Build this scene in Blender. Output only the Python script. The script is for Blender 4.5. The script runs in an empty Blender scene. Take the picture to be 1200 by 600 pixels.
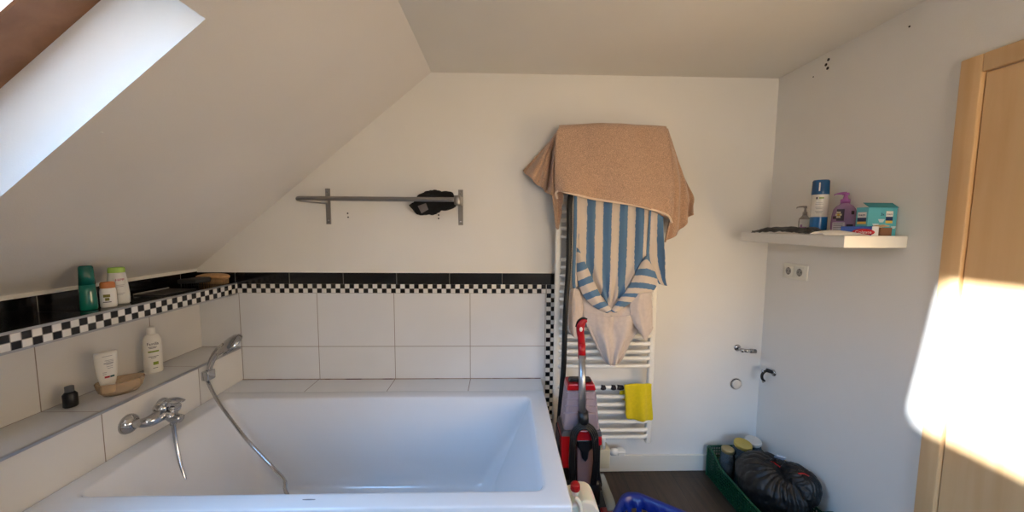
import bpy, bmesh, math, random
from mathutils import Vector, Matrix, noise, Euler
C = bpy.context.scene
PI = math.pi
rnd = random.Random(7)

# ------------------------------------------------------------------ camera, sky, sun, exposure
FPX = 428.17
CAM = Vector((0, -2.1392, 1.5194))
CR = Vector((0.99963677, -0.02608358, 0.00677986))
CU = Vector((-0.00455294, 0.08450739, 0.99641245))
CF = Vector((0.02656295, 0.9960814, -0.08435794))
cd = bpy.data.cameras.new('camera'); co = bpy.data.objects.new('camera', cd); C.collection.objects.link(co)
cd.sensor_width = 36; cd.lens = FPX * 36 / 1200; cd.clip_start = 0.02
co.matrix_world = Matrix(((CR.x, CU.x, -CF.x, CAM.x), (CR.y, CU.y, -CF.y, CAM.y), (CR.z, CU.z, -CF.z, CAM.z), (0, 0, 0, 1)))
C.camera = co
C.view_settings.view_transform = 'Standard'; C.view_settings.look = 'None'; C.view_settings.gamma = 1
C.view_settings.use_curve_mapping = False
C.view_settings.exposure = 0.0
W = bpy.data.worlds.new('sky'); C.world = W; W.use_nodes = True
WN = W.node_tree; bg = WN.nodes['Background']
SKY, HOR = (0.28, 0.56, 1.0), (1.0, .78, .58); SKYS, HORS = 20.5, 14.0     # blue sky overhead, bright warm sunlit haze along the horizon
wtc = WN.nodes.new('ShaderNodeTexCoord'); wsp = WN.nodes.new('ShaderNodeSeparateXYZ'); wmr = WN.nodes.new('ShaderNodeMapRange'); wmx = WN.nodes.new('ShaderNodeMix'); wmx.data_type = 'RGBA'
wmr.inputs[1].default_value = .12; wmr.inputs[2].default_value = .40; wmr.interpolation_type = 'SMOOTHSTEP'
WN.links.new(wtc.outputs['Generated'], wsp.inputs[0]); WN.links.new(wsp.outputs[2], wmr.inputs[0]); WN.links.new(wmr.outputs[0], wmx.inputs[0])
def setsky():
    wmx.inputs[6].default_value = tuple(c * HORS for c in HOR) + (1,); wmx.inputs[7].default_value = tuple(c * SKYS for c in SKY) + (1,)
setsky(); WN.links.new(wmx.outputs[2], bg.inputs[0]); bg.inputs[1].default_value = 1
SUNDIR = Vector((1, 0.120, -0.316)).normalized()
sd = bpy.data.lights.new('sun', 'SUN'); sd.energy = 62; sd.angle = math.radians(2.2); sd.color = (.90, .93, 1.0)
so = bpy.data.objects.new('sun', sd); C.collection.objects.link(so)
so.rotation_euler = SUNDIR.to_track_quat('-Z', 'Y').to_euler(); so.location = (-6, -1.5, 4)

# portal guiding daylight through a window added behind the camera to brighten the room
wl = bpy.data.lights.new('added_window_portal', 'AREA'); wl.shape = 'RECTANGLE'; wl.size = 1.1; wl.size_y = 1.0; wl.cycles.is_portal = True
wlo = bpy.data.objects.new('added_window_portal', wl); C.collection.objects.link(wlo); wlo.location = (.95, -3.50, 1.45); wlo.rotation_euler = (PI / 2, 0, 0)

def at(x, y, Y):
    """point of the place seen at photo pixel (x, y) on the plane y = Y (metres)"""
    d = CF + CR * ((x - 600) / FPX) - CU * ((y - 300) / FPX)
    return CAM + d * ((Y - CAM.y) / d.y)
def atz(x, y, Z):
    d = CF + CR * ((x - 600) / FPX) - CU * ((y - 300) / FPX)
    return CAM + d * ((Z - CAM.z) / d.z)

# ------------------------------------------------------------------ materials
def lin(c):
    return tuple(((v / 255) / 12.92 if v / 255 <= .04045 else ((v / 255 + .055) / 1.055) ** 2.4) for v in c) + (1,)
def mat(name, rgb, rough=.5, metal=0, bump=0, bscale=200, var=0, vscale=8, trans=0, coat=0, sheen=0, alpha=1, ior=1.45, sub=0):
    m = bpy.data.materials.new(name); m.use_nodes = True; nt = m.node_tree; b = nt.nodes['Principled BSDF']
    col = lin(rgb); b.inputs['Base Color'].default_value = col; b.inputs['Roughness'].default_value = rough
    b.inputs['Metallic'].default_value = metal; b.inputs['Transmission Weight'].default_value = trans
    b.inputs['Coat Weight'].default_value = coat; b.inputs['Sheen Weight'].default_value = sheen; b.inputs['IOR'].default_value = ior
    b.inputs['Alpha'].default_value = alpha
    if sub: b.inputs['Subsurface Weight'].default_value = sub; b.inputs['Subsurface Scale'].default_value = .01
    tc = nt.nodes.new('ShaderNodeTexCoord')
    if bump:
        n = nt.nodes.new('ShaderNodeTexNoise'); n.inputs['Scale'].default_value = bscale; n.inputs['Detail'].default_value = 4
        nt.links.new(tc.outputs['Object'], n.inputs['Vector'])
        bp = nt.nodes.new('ShaderNodeBump'); bp.inputs['Strength'].default_value = bump; bp.inputs['Distance'].default_value = .002
        nt.links.new(n.outputs[0], bp.inputs['Height']); nt.links.new(bp.outputs[0], b.inputs['Normal'])
    if var:
        n = nt.nodes.new('ShaderNodeTexNoise'); n.inputs['Scale'].default_value = vscale; n.inputs['Detail'].default_value = 6
        nt.links.new(tc.outputs['Object'], n.inputs['Vector'])
        r = nt.nodes.new('ShaderNodeMapRange'); r.inputs[1].default_value = .3; r.inputs[2].default_value = .7
        r.inputs[3].default_value = 1 - var; r.inputs[4].default_value = 1 + var
        mx = nt.nodes.new('ShaderNodeVectorMath'); mx.operation = 'SCALE'; mx.inputs[0].default_value = col[:3]
        nt.links.new(n.outputs[0], r.inputs[0]); nt.links.new(r.outputs[0], mx.inputs['Scale']); nt.links.new(mx.outputs[0], b.inputs['Base Color'])
    return m
def mth(nt, op, a, b=None, c=None):
    n = nt.nodes.new('ShaderNodeMath'); n.operation = op
    for i, v in enumerate((a, b, c)):
        if v is None: continue
        if isinstance(v, (int, float)): n.inputs[i].default_value = v
        else: nt.links.new(v, n.inputs[i])
    return n.outputs[0]
def mixc(nt, f, a, b):
    n = nt.nodes.new('ShaderNodeMix'); n.data_type = 'RGBA'
    nt.links.new(f, n.inputs[0])
    for k, v in ((6, a), (7, b)):
        if isinstance(v, tuple): n.inputs[k].default_value = v
        else: nt.links.new(v, n.inputs[k])
    return n.outputs[2]
def tilemat(name, au, av, u0, v0, su, sv, rgb, grout, gw=.003, rgb2=None, rough=.12, gv=True, var=.03):
    """tiles laid in the plane of axes au, av (object space), with grout joints; rgb2 makes a chequerboard"""
    m = bpy.data.materials.new(name); m.use_nodes = True; nt = m.node_tree; b = nt.nodes['Principled BSDF']
    tc = nt.nodes.new('ShaderNodeTexCoord'); sp = nt.nodes.new('ShaderNodeSeparateXYZ'); nt.links.new(tc.outputs['Object'], sp.inputs[0])
    U = mth(nt, 'DIVIDE', mth(nt, 'SUBTRACT', sp.outputs[au], u0), su); V = mth(nt, 'DIVIDE', mth(nt, 'SUBTRACT', sp.outputs[av], v0), sv)
    def edge(x, s):
        f = mth(nt, 'FRACT', x); return mth(nt, 'MULTIPLY', mth(nt, 'MINIMUM', f, mth(nt, 'SUBTRACT', 1.0, f)), s)
    e = edge(U, su)
    if gv: e = mth(nt, 'MINIMUM', e, edge(V, sv))
    r = nt.nodes.new('ShaderNodeMapRange'); r.inputs[1].default_value = gw * .35; r.inputs[2].default_value = gw * .65
    nt.links.new(e, r.inputs[0]); tilef = r.outputs[0]
    col = lin(rgb)
    n = nt.nodes.new('ShaderNodeTexNoise'); n.inputs['Scale'].default_value = 3; nt.links.new(tc.outputs['Object'], n.inputs['Vector'])
    rr = nt.nodes.new('ShaderNodeMapRange'); rr.inputs[1].default_value = .3; rr.inputs[2].default_value = .7; rr.inputs[3].default_value = 1 - var; rr.inputs[4].default_value = 1 + var
    nt.links.new(n.outputs[0], rr.inputs[0])
    if rgb2:
        ck = mth(nt, 'FLOORED_MODULO', mth(nt, 'ADD', mth(nt, 'FLOOR', U), mth(nt, 'FLOOR', V)), 2.0)
        base = mixc(nt, ck, col, lin(rgb2))
    else:
        sc = nt.nodes.new('ShaderNodeVectorMath'); sc.operation = 'SCALE'; sc.inputs[0].default_value = col[:3]; nt.links.new(rr.outputs[0], sc.inputs['Scale']); base = sc.outputs[0]
    fin = mixc(nt, tilef, lin(grout), base); nt.links.new(fin, b.inputs['Base Color'])
    ro = nt.nodes.new('ShaderNodeMapRange'); ro.inputs[3].default_value = .8; ro.inputs[4].default_value = rough; nt.links.new(tilef, ro.inputs[0]); nt.links.new(ro.outputs[0], b.inputs['Roughness'])
    bp = nt.nodes.new('ShaderNodeBump'); bp.inputs['Strength'].default_value = .5; bp.inputs['Distance'].default_value = .001
    nt.links.new(tilef, bp.inputs['Height']); nt.links.new(bp.outputs[0], b.inputs['Normal'])
    return m
def plaster(name, rgb):
    return mat(name, rgb, .75, bump=.25, bscale=260, var=.02, vscale=2.5)
M_wall = plaster('wall_paint', (229, 226, 220)); M_slope = plaster('slope_paint', (224, 219, 213)); M_ceil = plaster('ceiling_paint', (226, 222, 214))
M_white = mat('white_lacquer', (232, 230, 224), .35); M_skirt = mat('skirting_paint', (226, 220, 206), .4, bump=.05)
M_enamel = mat('tub_acrylic', (218, 219, 222), .14, coat=.3); M_rad = mat('radiator_enamel', (236, 232, 222), .25)
M_chrome = mat('chrome', (190, 190, 192), .12, 1); M_steel = mat('brushed_steel', (150, 146, 142), .35, 1, bump=.05, bscale=400)
M_alu = mat('aluminium', (170, 170, 172), .35, .9); M_blackp = mat('black_plastic', (18, 18, 20), .35); M_blackr = mat('black_rubber', (14, 14, 15), .45)
M_red = mat('red_plastic', (168, 14, 24), .28); M_grey = mat('grey_plastic', (88, 88, 92), .4)
M_wood = None
def woodmat(name, c1, c2, axis=2, rough=.4, stretch=.06, scale=14):
    m = bpy.data.materials.new(name); m.use_nodes = True; nt = m.node_tree; b = nt.nodes['Principled BSDF']
    tc = nt.nodes.new('ShaderNodeTexCoord'); mp = nt.nodes.new('ShaderNodeMapping'); s = [1, 1, 1]; s[axis] = stretch; mp.inputs['Scale'].default_value = s
    nt.links.new(tc.outputs['Object'], mp.inputs[0]); n = nt.nodes.new('ShaderNodeTexNoise'); n.inputs['Scale'].default_value = scale; n.inputs['Detail'].default_value = 8; n.inputs['Distortion'].default_value = .6
    nt.links.new(mp.outputs[0], n.inputs['Vector']); r = nt.nodes.new('ShaderNodeMapRange'); r.inputs[1].default_value = .35; r.inputs[2].default_value = .65
    nt.links.new(n.outputs[0], r.inputs[0]); nt.links.new(mixc(nt, r.outputs[0], lin(c1), lin(c2)), b.inputs['Base Color']); b.inputs['Roughness'].default_value = rough
    return m
M_pine = woodmat('pine_veneer', (214, 172, 122), (226, 190, 142), 2)
M_frame = woodmat('skylight_wood', (120, 84, 58), (140, 100, 72), 0)
M_brushwood = woodmat('beech_wood', (170, 128, 84), (190, 148, 100), 1, .5, .2, 40)
def floormat():
    m = bpy.data.materials.new('dark_wood_look_floor'); m.use_nodes = True; nt = m.node_tree; b = nt.nodes['Principled BSDF']
    tc = nt.nodes.new('ShaderNodeTexCoord'); mp = nt.nodes.new('ShaderNodeMapping'); mp.inputs['Rotation'].default_value = (0, 0, PI / 2 + .06)
    nt.links.new(tc.outputs['Object'], mp.inputs[0])
    br = nt.nodes.new('ShaderNodeTexBrick'); br.inputs['Scale'].default_value = 1; br.inputs['Brick Width'].default_value = .9; br.inputs['Row Height'].default_value = .15
    br.inputs['Mortar Size'].default_value = .0015; br.inputs['Color1'].default_value = lin((60, 46, 33)); br.inputs['Color2'].default_value = lin((70, 55, 41)); br.inputs['Mortar'].default_value = lin((34, 28, 24))
    nt.links.new(mp.outputs[0], br.inputs['Vector'])
    m2 = nt.nodes.new('ShaderNodeMapping'); m2.inputs['Scale'].default_value = (1, .07, 1); nt.links.new(tc.outputs['Object'], m2.inputs[0])
    n = nt.nodes.new('ShaderNodeTexNoise'); n.inputs['Scale'].default_value = 40; n.inputs['Detail'].default_value = 8; nt.links.new(m2.outputs[0], n.inputs['Vector'])
    r = nt.nodes.new('ShaderNodeMapRange'); r.inputs[1].default_value = .3; r.inputs[2].default_value = .7; r.inputs[3].default_value = .6; r.inputs[4].default_value = 1.3; nt.links.new(n.outputs[0], r.inputs[0])
    sc = nt.nodes.new('ShaderNodeVectorMath'); sc.operation = 'SCALE'; nt.links.new(br.outputs[0], sc.inputs[0]); nt.links.new(r.outputs[0], sc.inputs['Scale'])
    nt.links.new(sc.outputs[0], b.inputs['Base Color']); b.inputs['Roughness'].default_value = .45
    return m
M_floor = floormat()

# ------------------------------------------------------------------ mesh helpers
class MB:
    def __init__(s): s.b = bmesh.new(); s.uv = s.b.loops.layers.uv.new('UVMap')
    def _new(s, tmp, M=None, smooth=False):
        me = bpy.data.meshes.new('t'); tmp.to_mesh(me); tmp.free()
        if M is not None: me.transform(M)
        if smooth:
            for p in me.polygons: p.use_smooth = True
        s.b.from_mesh(me); bpy.data.meshes.remove(me); return s
    def box(s, x0, x1, y0, y1, z0, z1, bev=0, seg=2, M=None):
        t = bmesh.new(); bmesh.ops.create_cube(t, size=1)
        for v in t.verts: v.co = Vector(((x0 + x1) / 2 + v.co.x * (x1 - x0), (y0 + y1) / 2 + v.co.y * (y1 - y0), (z0 + z1) / 2 + v.co.z * (z1 - z0)))
        if bev: bmesh.ops.bevel(t, geom=t.edges[:], offset=bev, segments=seg, affect='EDGES', profile=.5)
        return s._new(t, M, bool(bev) and seg > 1)
    def lathe(s, prof, M=None, n=32, sx=1, sy=1, cap=True):
        """prof: (r, z) pairs revolved about z"""
        t = bmesh.new(); rings = []
        for r, z in prof: rings.append([t.verts.new((r * sx * math.cos(2 * PI * i / n), r * sy * math.sin(2 * PI * i / n), z)) for i in range(n)])
        for a, b in zip(rings, rings[1:]):
            for i in range(n): t.faces.new((a[i], a[(i + 1) % n], b[(i + 1) % n], b[i]))
        if cap: t.faces.new(rings[0][::-1]); t.faces.new(rings[-1])
        bmesh.ops.remove_doubles(t, verts=t.verts, dist=1e-6); bmesh.ops.recalc_face_normals(t, faces=t.faces)
        return s._new(t, M, True)
    def tube(s, pts, r, n=12, closed=False, ribs=0, sub=0, flat=1.0):
        """tube along points; r number or list; flat squashes the second axis"""
        P = [Vector(p) for p in pts]
        if sub: P, r = cat(P, sub, r)
        R = r if isinstance(r, (list, tuple)) else [r] * len(P)
        t = bmesh.new(); rings = []; up = None
        for i, p in enumerate(P):
            a = P[i - 1] if i else p; b = P[i + 1] if i < len(P) - 1 else p
            d = (b - a).normalized()
            if up is None: up = Vector((0, 0, 1)) if abs(d.z) < .9 else Vector((0, 1, 0))
            u = (up - d * up.dot(d)).normalized(); w = d.cross(u); up = u
            rr = R[i] * (1 + (ribs if i % 2 else 0))
            rings.append([t.verts.new(p + u * rr * math.cos(2 * PI * k / n) * flat + w * rr * math.sin(2 * PI * k / n)) for k in range(n)])
        for a, b in zip(rings, rings[1:]):
            for k in range(n): t.faces.new((a[k], a[(k + 1) % n], b[(k + 1) % n], b[k]))
        t.faces.new(rings[0][::-1]); t.faces.new(rings[-1]); bmesh.ops.recalc_face_normals(t, faces=t.faces)
        return s._new(t, None, True)
    def cyl(s, a, b, r, r2=None, n=24):
        return s.tube([a, b], [r, r2 if r2 is not None else r], n)
    def ball(s, c, rx, ry=None, rz=None, seg=24):
        t = bmesh.new(); bmesh.ops.create_uvsphere(t, u_segments=seg, v_segments=seg // 2, radius=1)
        return s._new(t, Matrix.Translation(c) @ Matrix.Diagonal((rx, ry or rx, rz or rx, 1)), True)
    def prism(s, pts, ax, a0, a1, bev=0):
        """outline pts in the two other axes, extruded along axis ax from a0 to a1"""
        t = bmesh.new()
        def mk(p, a): v = [p[0], p[1]]; v.insert(ax, a); return t.verts.new(v)
        A = [mk(p, a0) for p in pts]; B = [mk(p, a1) for p in pts]; n = len(pts)
        t.faces.new(A[::-1]); t.faces.new(B)
        for i in range(n): t.faces.new((A[i], A[(i + 1) % n], B[(i + 1) % n], B[i]))
        bmesh.ops.recalc_face_normals(t, faces=t.faces)
        if bev: bmesh.ops.bevel(t, geom=t.edges[:], offset=bev, segments=2, affect='EDGES', profile=.5)
        return s._new(t, None, False)
    def loft(s, rings, cap0=True, cap1=True, closed=True):
        t = bmesh.new(); VR = [[t.verts.new(p) for p in r] for r in rings]; n = len(rings[0])
        for a, b in zip(VR, VR[1:]):
            for i in range(n if closed else n - 1): t.faces.new((a[i], a[(i + 1) % n], b[(i + 1) % n], b[i]))
        if cap0: t.faces.new(VR[0][::-1])
        if cap1: t.faces.new(VR[-1])
        bmesh.ops.recalc_face_normals(t, faces=t.faces)
        return s._new(t, None, True)
    def sheet(s, rows, nu=8, nv=8, wr=0, wf=9, seed=0, fold=None, uv=(0, 1, 0, 1), xs=None):
        """cloth surface through rows of control points"""
        rows = [[Vector(p) for p in r] for r in rows]
        R1 = [cat(r, nu)[0] for r in rows]; cols = list(zip(*R1)); G = list(zip(*[cat(list(c), nv)[0] for c in cols]))
        nr, nc = len(G), len(G[0]); V = []
        for j, r in enumerate(G):
            row = []
            for i, p in enumerate(r):
                a, b = i / (nc - 1), j / (nr - 1); q = Vector(p)
                if wr: q += Vector((.25, -1, 0)) * wr * noise.noise(Vector((a * wf + seed, b * wf * .35, seed * 1.7)))
                if fold: q.y += fold(a, b)
                row.append(s.b.verts.new(q))
            V.append(row)
        for j in range(nr - 1):
            for i in range(nc - 1):
                f = s.b.faces.new((V[j][i], V[j][i + 1], V[j + 1][i + 1], V[j + 1][i])); f.smooth = True
                for l, (ii, jj) in zip(f.loops, ((i, j), (i + 1, j), (i + 1, j + 1), (i, j + 1))):
                    if xs: l[s.uv].uv = ((V[jj][ii].co.x - xs[0]) / (xs[1] - xs[0]), jj / (nr - 1)); continue
                    l[s.uv].uv = (uv[0] + (uv[1] - uv[0]) * ii / (nc - 1), uv[2] + (uv[3] - uv[2]) * jj / (nr - 1))
        return s
    def build(s, name, m, parent=None, solid=0, label=None, local=False):
        me = bpy.data.meshes.new(name); s.b.to_mesh(me); s.b.free()
        o = bpy.data.objects.new(name, me); C.collection.objects.link(o)
        for mm in (m if isinstance(m, list) else [m]): me.materials.append(mm)
        if parent is not None:
            o.parent = parent
            if not local: o.matrix_parent_inverse = world_of(parent).inverted()
        if solid:
            md = o.modifiers.new('thick', 'SOLIDIFY'); md.thickness = solid; md.offset = 0
        if label: o['label'] = label
        return o
def cat(P, n, R=None):
    out = []; ro = []; m = len(P)
    for i in range(m - 1):
        p0, p1, p2, p3 = P[max(i - 1, 0)], P[i], P[i + 1], P[min(i + 2, m - 1)]
        for k in range(n):
            t = k / n; out.append(.5 * ((2 * p1) + (p2 - p0) * t + (2 * p0 - 5 * p1 + 4 * p2 - p3) * t * t + (3 * p1 - p0 - 3 * p2 + p3) * t ** 3))
            if isinstance(R, (list, tuple)): ro.append(R[i] * (1 - t) + R[i + 1] * t)
    out.append(P[-1].copy())
    if isinstance(R, (list, tuple)): ro.append(R[-1]); return out, ro
    return out, R
def world_of(o):
    M = Matrix.LocRotScale(o.location, o.rotation_euler, None)
    if o.parent: M = world_of(o.parent) @ o.matrix_parent_inverse @ M
    return M
def tag(o, label=None, cat_=None, group=None, kind=None):
    if label: o['label'] = label
    if cat_: o['category'] = cat_
    if group: o['group'] = group
    if kind: o['kind'] = kind
    return o
def thing(name, label, cat_, loc=(0, 0, 0), rz=0, group=None, rot=None):
    o = bpy.data.objects.new(name, None); C.collection.objects.link(o); o.empty_display_size = .02
    o.location = loc; o.rotation_euler = rot if rot else (0, 0, rz); return tag(o, label, cat_, group)
def struct(name, mb, m, **k): return tag(mb.build(name, m, **k), kind='structure')
def rrect(x0, x1, y0, y1, r, z, n=8):
    out = []
    for cx, cy, a0 in ((x1 - r, y1 - r, 0), (x0 + r, y1 - r, PI / 2), (x0 + r, y0 + r, PI), (x1 - r, y0 + r, 1.5 * PI)):
        for k in range(n): a = a0 + PI / 2 * k / (n - 1); out.append((cx + r * math.cos(a), cy + r * math.sin(a), z))
    return out
def textmesh(body, size):
    cu = bpy.data.curves.new('t', 'FONT'); cu.body = body; cu.size = size; cu.align_x = 'CENTER'; cu.extrude = .0002
    ob = bpy.data.objects.new('t', cu); C.collection.objects.link(ob)
    me = bpy.data.meshes.new_from_object(ob.evaluated_get(bpy.context.evaluated_depsgraph_get()))
    bpy.data.objects.remove(ob); return me
def text(body, size, m, parent, M=None, wrap=None, z0=0, a0=0, name='lettering', bold=0, local=True):
    """lettering on a flat face (M) or wrapped round a bottle of radius wrap=(rx, ry) about the local z"""
    me = textmesh(body, size); me.name = name
    if wrap:
        for v in me.vertices:
            a = a0 + v.co.x / wrap[0]; e = 1 + (.0006 + v.co.z) / wrap[0]; v.co = (wrap[0] * math.sin(a) * e, -wrap[1] * math.cos(a) * e - .0003, z0 + v.co.y)
    elif M is not None: me.transform(M)
    o = bpy.data.objects.new(name, me); C.collection.objects.link(o); me.materials.append(m); o.parent = parent
    if not local: o.matrix_parent_inverse = world_of(parent).inverted()
    return o
def patch(mb, rx, ry, a0, a1, z0, z1, off=.0006, n=8):
    """thin printed patch on a bottle wall"""
    rows = []
    for z in (z0, z1): rows.append([((rx + off) * math.sin(a0 + (a1 - a0) * k / n), -(ry + off) * math.cos(a0 + (a1 - a0) * k / n), z) for k in range(n + 1)])
    V = [[mb.b.verts.new(p) for p in r] for r in rows]
    for k in range(n): mb.b.faces.new((V[0][k], V[0][k + 1], V[1][k + 1], V[1][k]))

# ------------------------------------------------------------------ the room
XR, XK, XF, XN = 1.5868, -0.4021, -1.530, -1.758
H = 2.37; TS = math.tan(.6869); YB = -3.35
zs = lambda x: H - (XK - x) * TS
T_back = tilemat('white_wall_tiles', 0, 2, -1.525, .798, .4455, .320, (220, 219, 218), (140, 128, 114), .0035)
T_left = tilemat('white_wall_tiles_side', 1, 2, -.31, .798 - .640, .447, .320 * 2, (220, 217, 211), (140, 128, 114), .0035)
T_niche = tilemat('white_niche_tiles', 1, 2, -.31, .798, .447, .40, (218, 214, 208), (140, 128, 114), .0035)
T_ledge = tilemat('white_ledge_tiles', 0, 1, -1.085, 0, .449, .9, (216, 216, 216), (100, 84, 74), .0035)
T_ledge2 = tilemat('white_ledge_tiles_side', 1, 0, -.31, -1.76, .447, .6, (212, 211, 209), (130, 118, 106), .0035)
T_chk = tilemat('chequer_mosaic', 0, 2, -1.530, 1.1176, .0267, .0267, (225, 222, 216), (130, 126, 120), .0022, (14, 14, 16))
T_chkv = tilemat('chequer_mosaic_column', 0, 2, .2624, 1.1176, .0272, .0267, (225, 222, 216), (130, 126, 120), .0022, (14, 14, 16))
T_chks = tilemat('chequer_mosaic_side', 1, 2, 0, 1.1176, .0267, .0267, (225, 222, 216), (130, 126, 120), .0022, (14, 14, 16))
T_blk = tilemat('black_border_tiles', 0, 2, -.0, 1.10, .3078, .3, (16, 16, 19), (120, 118, 114), .003)
T_blks = tilemat('black_border_tiles_side', 1, 2, -.12, 1.10, .3078, .3, (16, 16, 19), (120, 118, 114), .003)
T_blkt = tilemat('black_shelf_tiles', 1, 0, -.12, -1.9, .3078, .6, (16, 16, 19), (70, 70, 72), .003)

struct('floor', MB().box(-1.9, 1.7, YB - .1, .1, -.1, 0), M_floor)
struct('wall_back', MB().box(-1.95, 1.72, 0, .12, -.1, 2.5), M_wall)
struct('wall_right', MB().box(XR, XR + .12, YB, 0, -.1, 2.5), M_wall)
mb = MB(); WX0, WX1, WZ0, WZ1 = .40, 1.50, .95, 1.95
mb.box(-1.95, WX0, YB - .12, YB, -.1, 2.5); mb.box(WX1, 1.72, YB - .12, YB, -.1, 2.5); mb.box(WX0, WX1, YB - .12, YB, -.1, WZ0); mb.box(WX0, WX1, YB - .12, YB, WZ1, 2.5)
struct('wall_front', mb, M_wall)
struct('ceiling', MB().box(XK - .12, 1.72, YB - .12, .12, H + .1, H + .25).box(XK, 1.72, YB - .12, .12, H, H + .1001), M_ceil)
struct('wall_left', MB().box(XN - .12, XN, YB, 0, 0, 1.27), M_wall)
# sloped ceiling with the skylight opening, as a thick slab
OX0, OX1, OY0, OY1, TH = -1.45, -.785, -2.30, -1.105, .20   # opening: low edge, high edge, near, far
nrm = Vector((-math.sin(.6869), 0, math.cos(.6869)))
def slab(x0, x1, y0, y1, mb, ext=0):
    A = Vector((x0, 0, zs(x0))); B = Vector((x1, 0, zs(x1))); A2 = A + nrm * TH; B2 = B + nrm * TH
    mb.prism([(A.x, A.z), (B.x, B.z), (B2.x, B2.z), (A2.x, A2.z)], 1, y0, y1)
mb = MB(); slab(XN - .1, XK, OY1, .1, mb); slab(XN - .1, XK, YB - .1, OY0, mb); slab(XN - .1, OX0, OY0, OY1, mb); slab(OX1, XK, OY0, OY1, mb)
bmesh.ops.remove_doubles(mb.b, verts=mb.b.verts, dist=1e-5)
struct('ceiling_slope', mb, M_slope)
# skylight: brown wooden sash and pane
sl = math.atan(TS)
def slopeM(x, y, off): p = Vector((x, y, zs(x))) + nrm * off; return Matrix.Translation(p) @ Matrix.Rotation(-sl, 4, 'Y')
L = (OX1 - OX0) / math.cos(sl); WY = OY1 - OY0
Mw = slopeM((OX0 + OX1) / 2, (OY0 + OY1) / 2, TH + .01)
mb = MB(); fw = .13
for a in ((-L / 2 - .02, L / 2 + .02, -WY / 2 - .02, -WY / 2 + fw - .02), (-L / 2 - .02, L / 2 + .02, WY / 2 - fw + .02, WY / 2 + .02),
          (-L / 2 - .02, -L / 2 + fw - .02, -WY / 2, WY / 2), (L / 2 - fw + .02, L / 2 + .02, -WY / 2, WY / 2)):
    mb.box(a[0], a[1], a[2], a[3], -.01, .06, .004, 1, Mw)
win = struct('window_1', mb, M_frame)
def glassmat():
    m = bpy.data.materials.new('window_glass'); m.use_nodes = True; nt = m.node_tree; nt.nodes.clear()
    o = nt.nodes.new('ShaderNodeOutputMaterial'); t = nt.nodes.new('ShaderNodeBsdfTransparent'); g = nt.nodes.new('ShaderNodeBsdfGlossy'); g.inputs['Roughness'].default_value = .02
    t.inputs[0].default_value = (.95, .97, .97, 1); mx = nt.nodes.new('ShaderNodeMixShader'); fr = nt.nodes.new('ShaderNodeFresnel'); fr.inputs[0].default_value = 1.45
    nt.links.new(fr.outputs[0], mx.inputs[0]); nt.links.new(t.outputs[0], mx.inputs[1]); nt.links.new(g.outputs[0], mx.inputs[2]); nt.links.new(mx.outputs[0], o.inputs[0]); return m
M_pane = glassmat()
MB().box(-L / 2 + fw - .02, L / 2 - fw + .02, -WY / 2 + fw - .02, WY / 2 - fw + .02, .03, .034, M=Mw).build('pane', M_pane, win)
# daylight entering through the skylight opening (portal guides the sky light)
pd = bpy.data.lights.new('skylight_portal', 'AREA'); pd.shape = 'RECTANGLE'; pd.size = L; pd.size_y = WY; pd.cycles.is_portal = True
po = bpy.data.objects.new('skylight_portal', pd); C.collection.objects.link(po); po.matrix_world = slopeM((OX0 + OX1) / 2, (OY0 + OY1) / 2, TH + .1)

mb = MB(); xm = (WX0 + WX1) / 2
for a in ((WX0, WX0 + .05, WZ0, WZ1), (WX1 - .05, WX1, WZ0, WZ1), (WX0 + .05, WX1 - .05, WZ0, WZ0 + .05), (WX0 + .05, WX1 - .05, WZ1 - .05, WZ1), (xm - .03, xm + .03, WZ0 + .05, WZ1 - .05)): mb.box(a[0], a[1], YB - .09, YB - .03, a[2], a[3], .004, 1)
added_win = struct('added_window', mb, M_white)  # unseen window, added to let in extra daylight from behind
MB().box(WX0 + .05, WX1 - .05, YB - .062, YB - .058, WZ0 + .05, WZ1 - .05).build('pane', M_pane, added_win)

# tiled surfaces
struct('wall_tiles_back', MB().box(XN, .2624, -.008, .01, .598, 1.1176), T_back)
struct('trim_1', MB().box(XF, .2624, -.009, .01, 1.1176, 1.171), T_chk)
struct('trim_2', MB().box(.2624, .3168, -.009, .01, .0, 1.171), T_chkv)
struct('trim_3', MB().box(XN, .3168, -.010, .01, 1.171, 1.2375), T_blk)
struct('trim_4', MB().box(XN + .001, .3168, -.0115, .005, 1.2375, 1.241), M_white)
struct('wall_left_lower', MB().box(XN + .0005, XF, YB, -.0005, .0, .790), T_left)
struct('wall_left_ledge', MB().box(XN + .0005, XF - .002, YB, -.009, .790, .798), T_ledge2)
struct('wall_left_niche', MB().box(XN - .01, XN + .006, YB, -.009, .798, 1.118), T_niche)
struct('wall_left_shelf', MB().box(XN - .01, XF - .004, YB, -.009, 1.118, 1.171), M_white)
struct('wall_left_shelf_top', MB().box(XN - .01, XF - .003, YB, -.0105, 1.171, 1.180), T_blkt)
struct('trim_5', MB().box(XF - .006, XF, YB, -.009, 1.1176, 1.171), T_chks)
struct('trim_6', MB().box(XN - .01, XN + .007, YB, -.0105, 1.180, 1.243), T_blks)
struct('trim_7', MB().box(XN - .01, XN + .009, YB, -.0105, 1.243, 1.249), M_white)
struct('trim_8', MB().box(XF - .008, XF + .001, YB, -.009, 1.1105, 1.1176), M_alu)     # metal edging
struct('trim_9', MB().box(XF - .004, XF + .001, YB, -.0105, 1.171, 1.1795), M_alu)
struct('trim_10', MB().box(XF - .010, XF + .0015, YB, -.009, .7865, .7995, .002, 1), M_alu)
struct('trim_11', MB().box(XF, .235, -.170, -.009, 0, .598), T_ledge)
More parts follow.
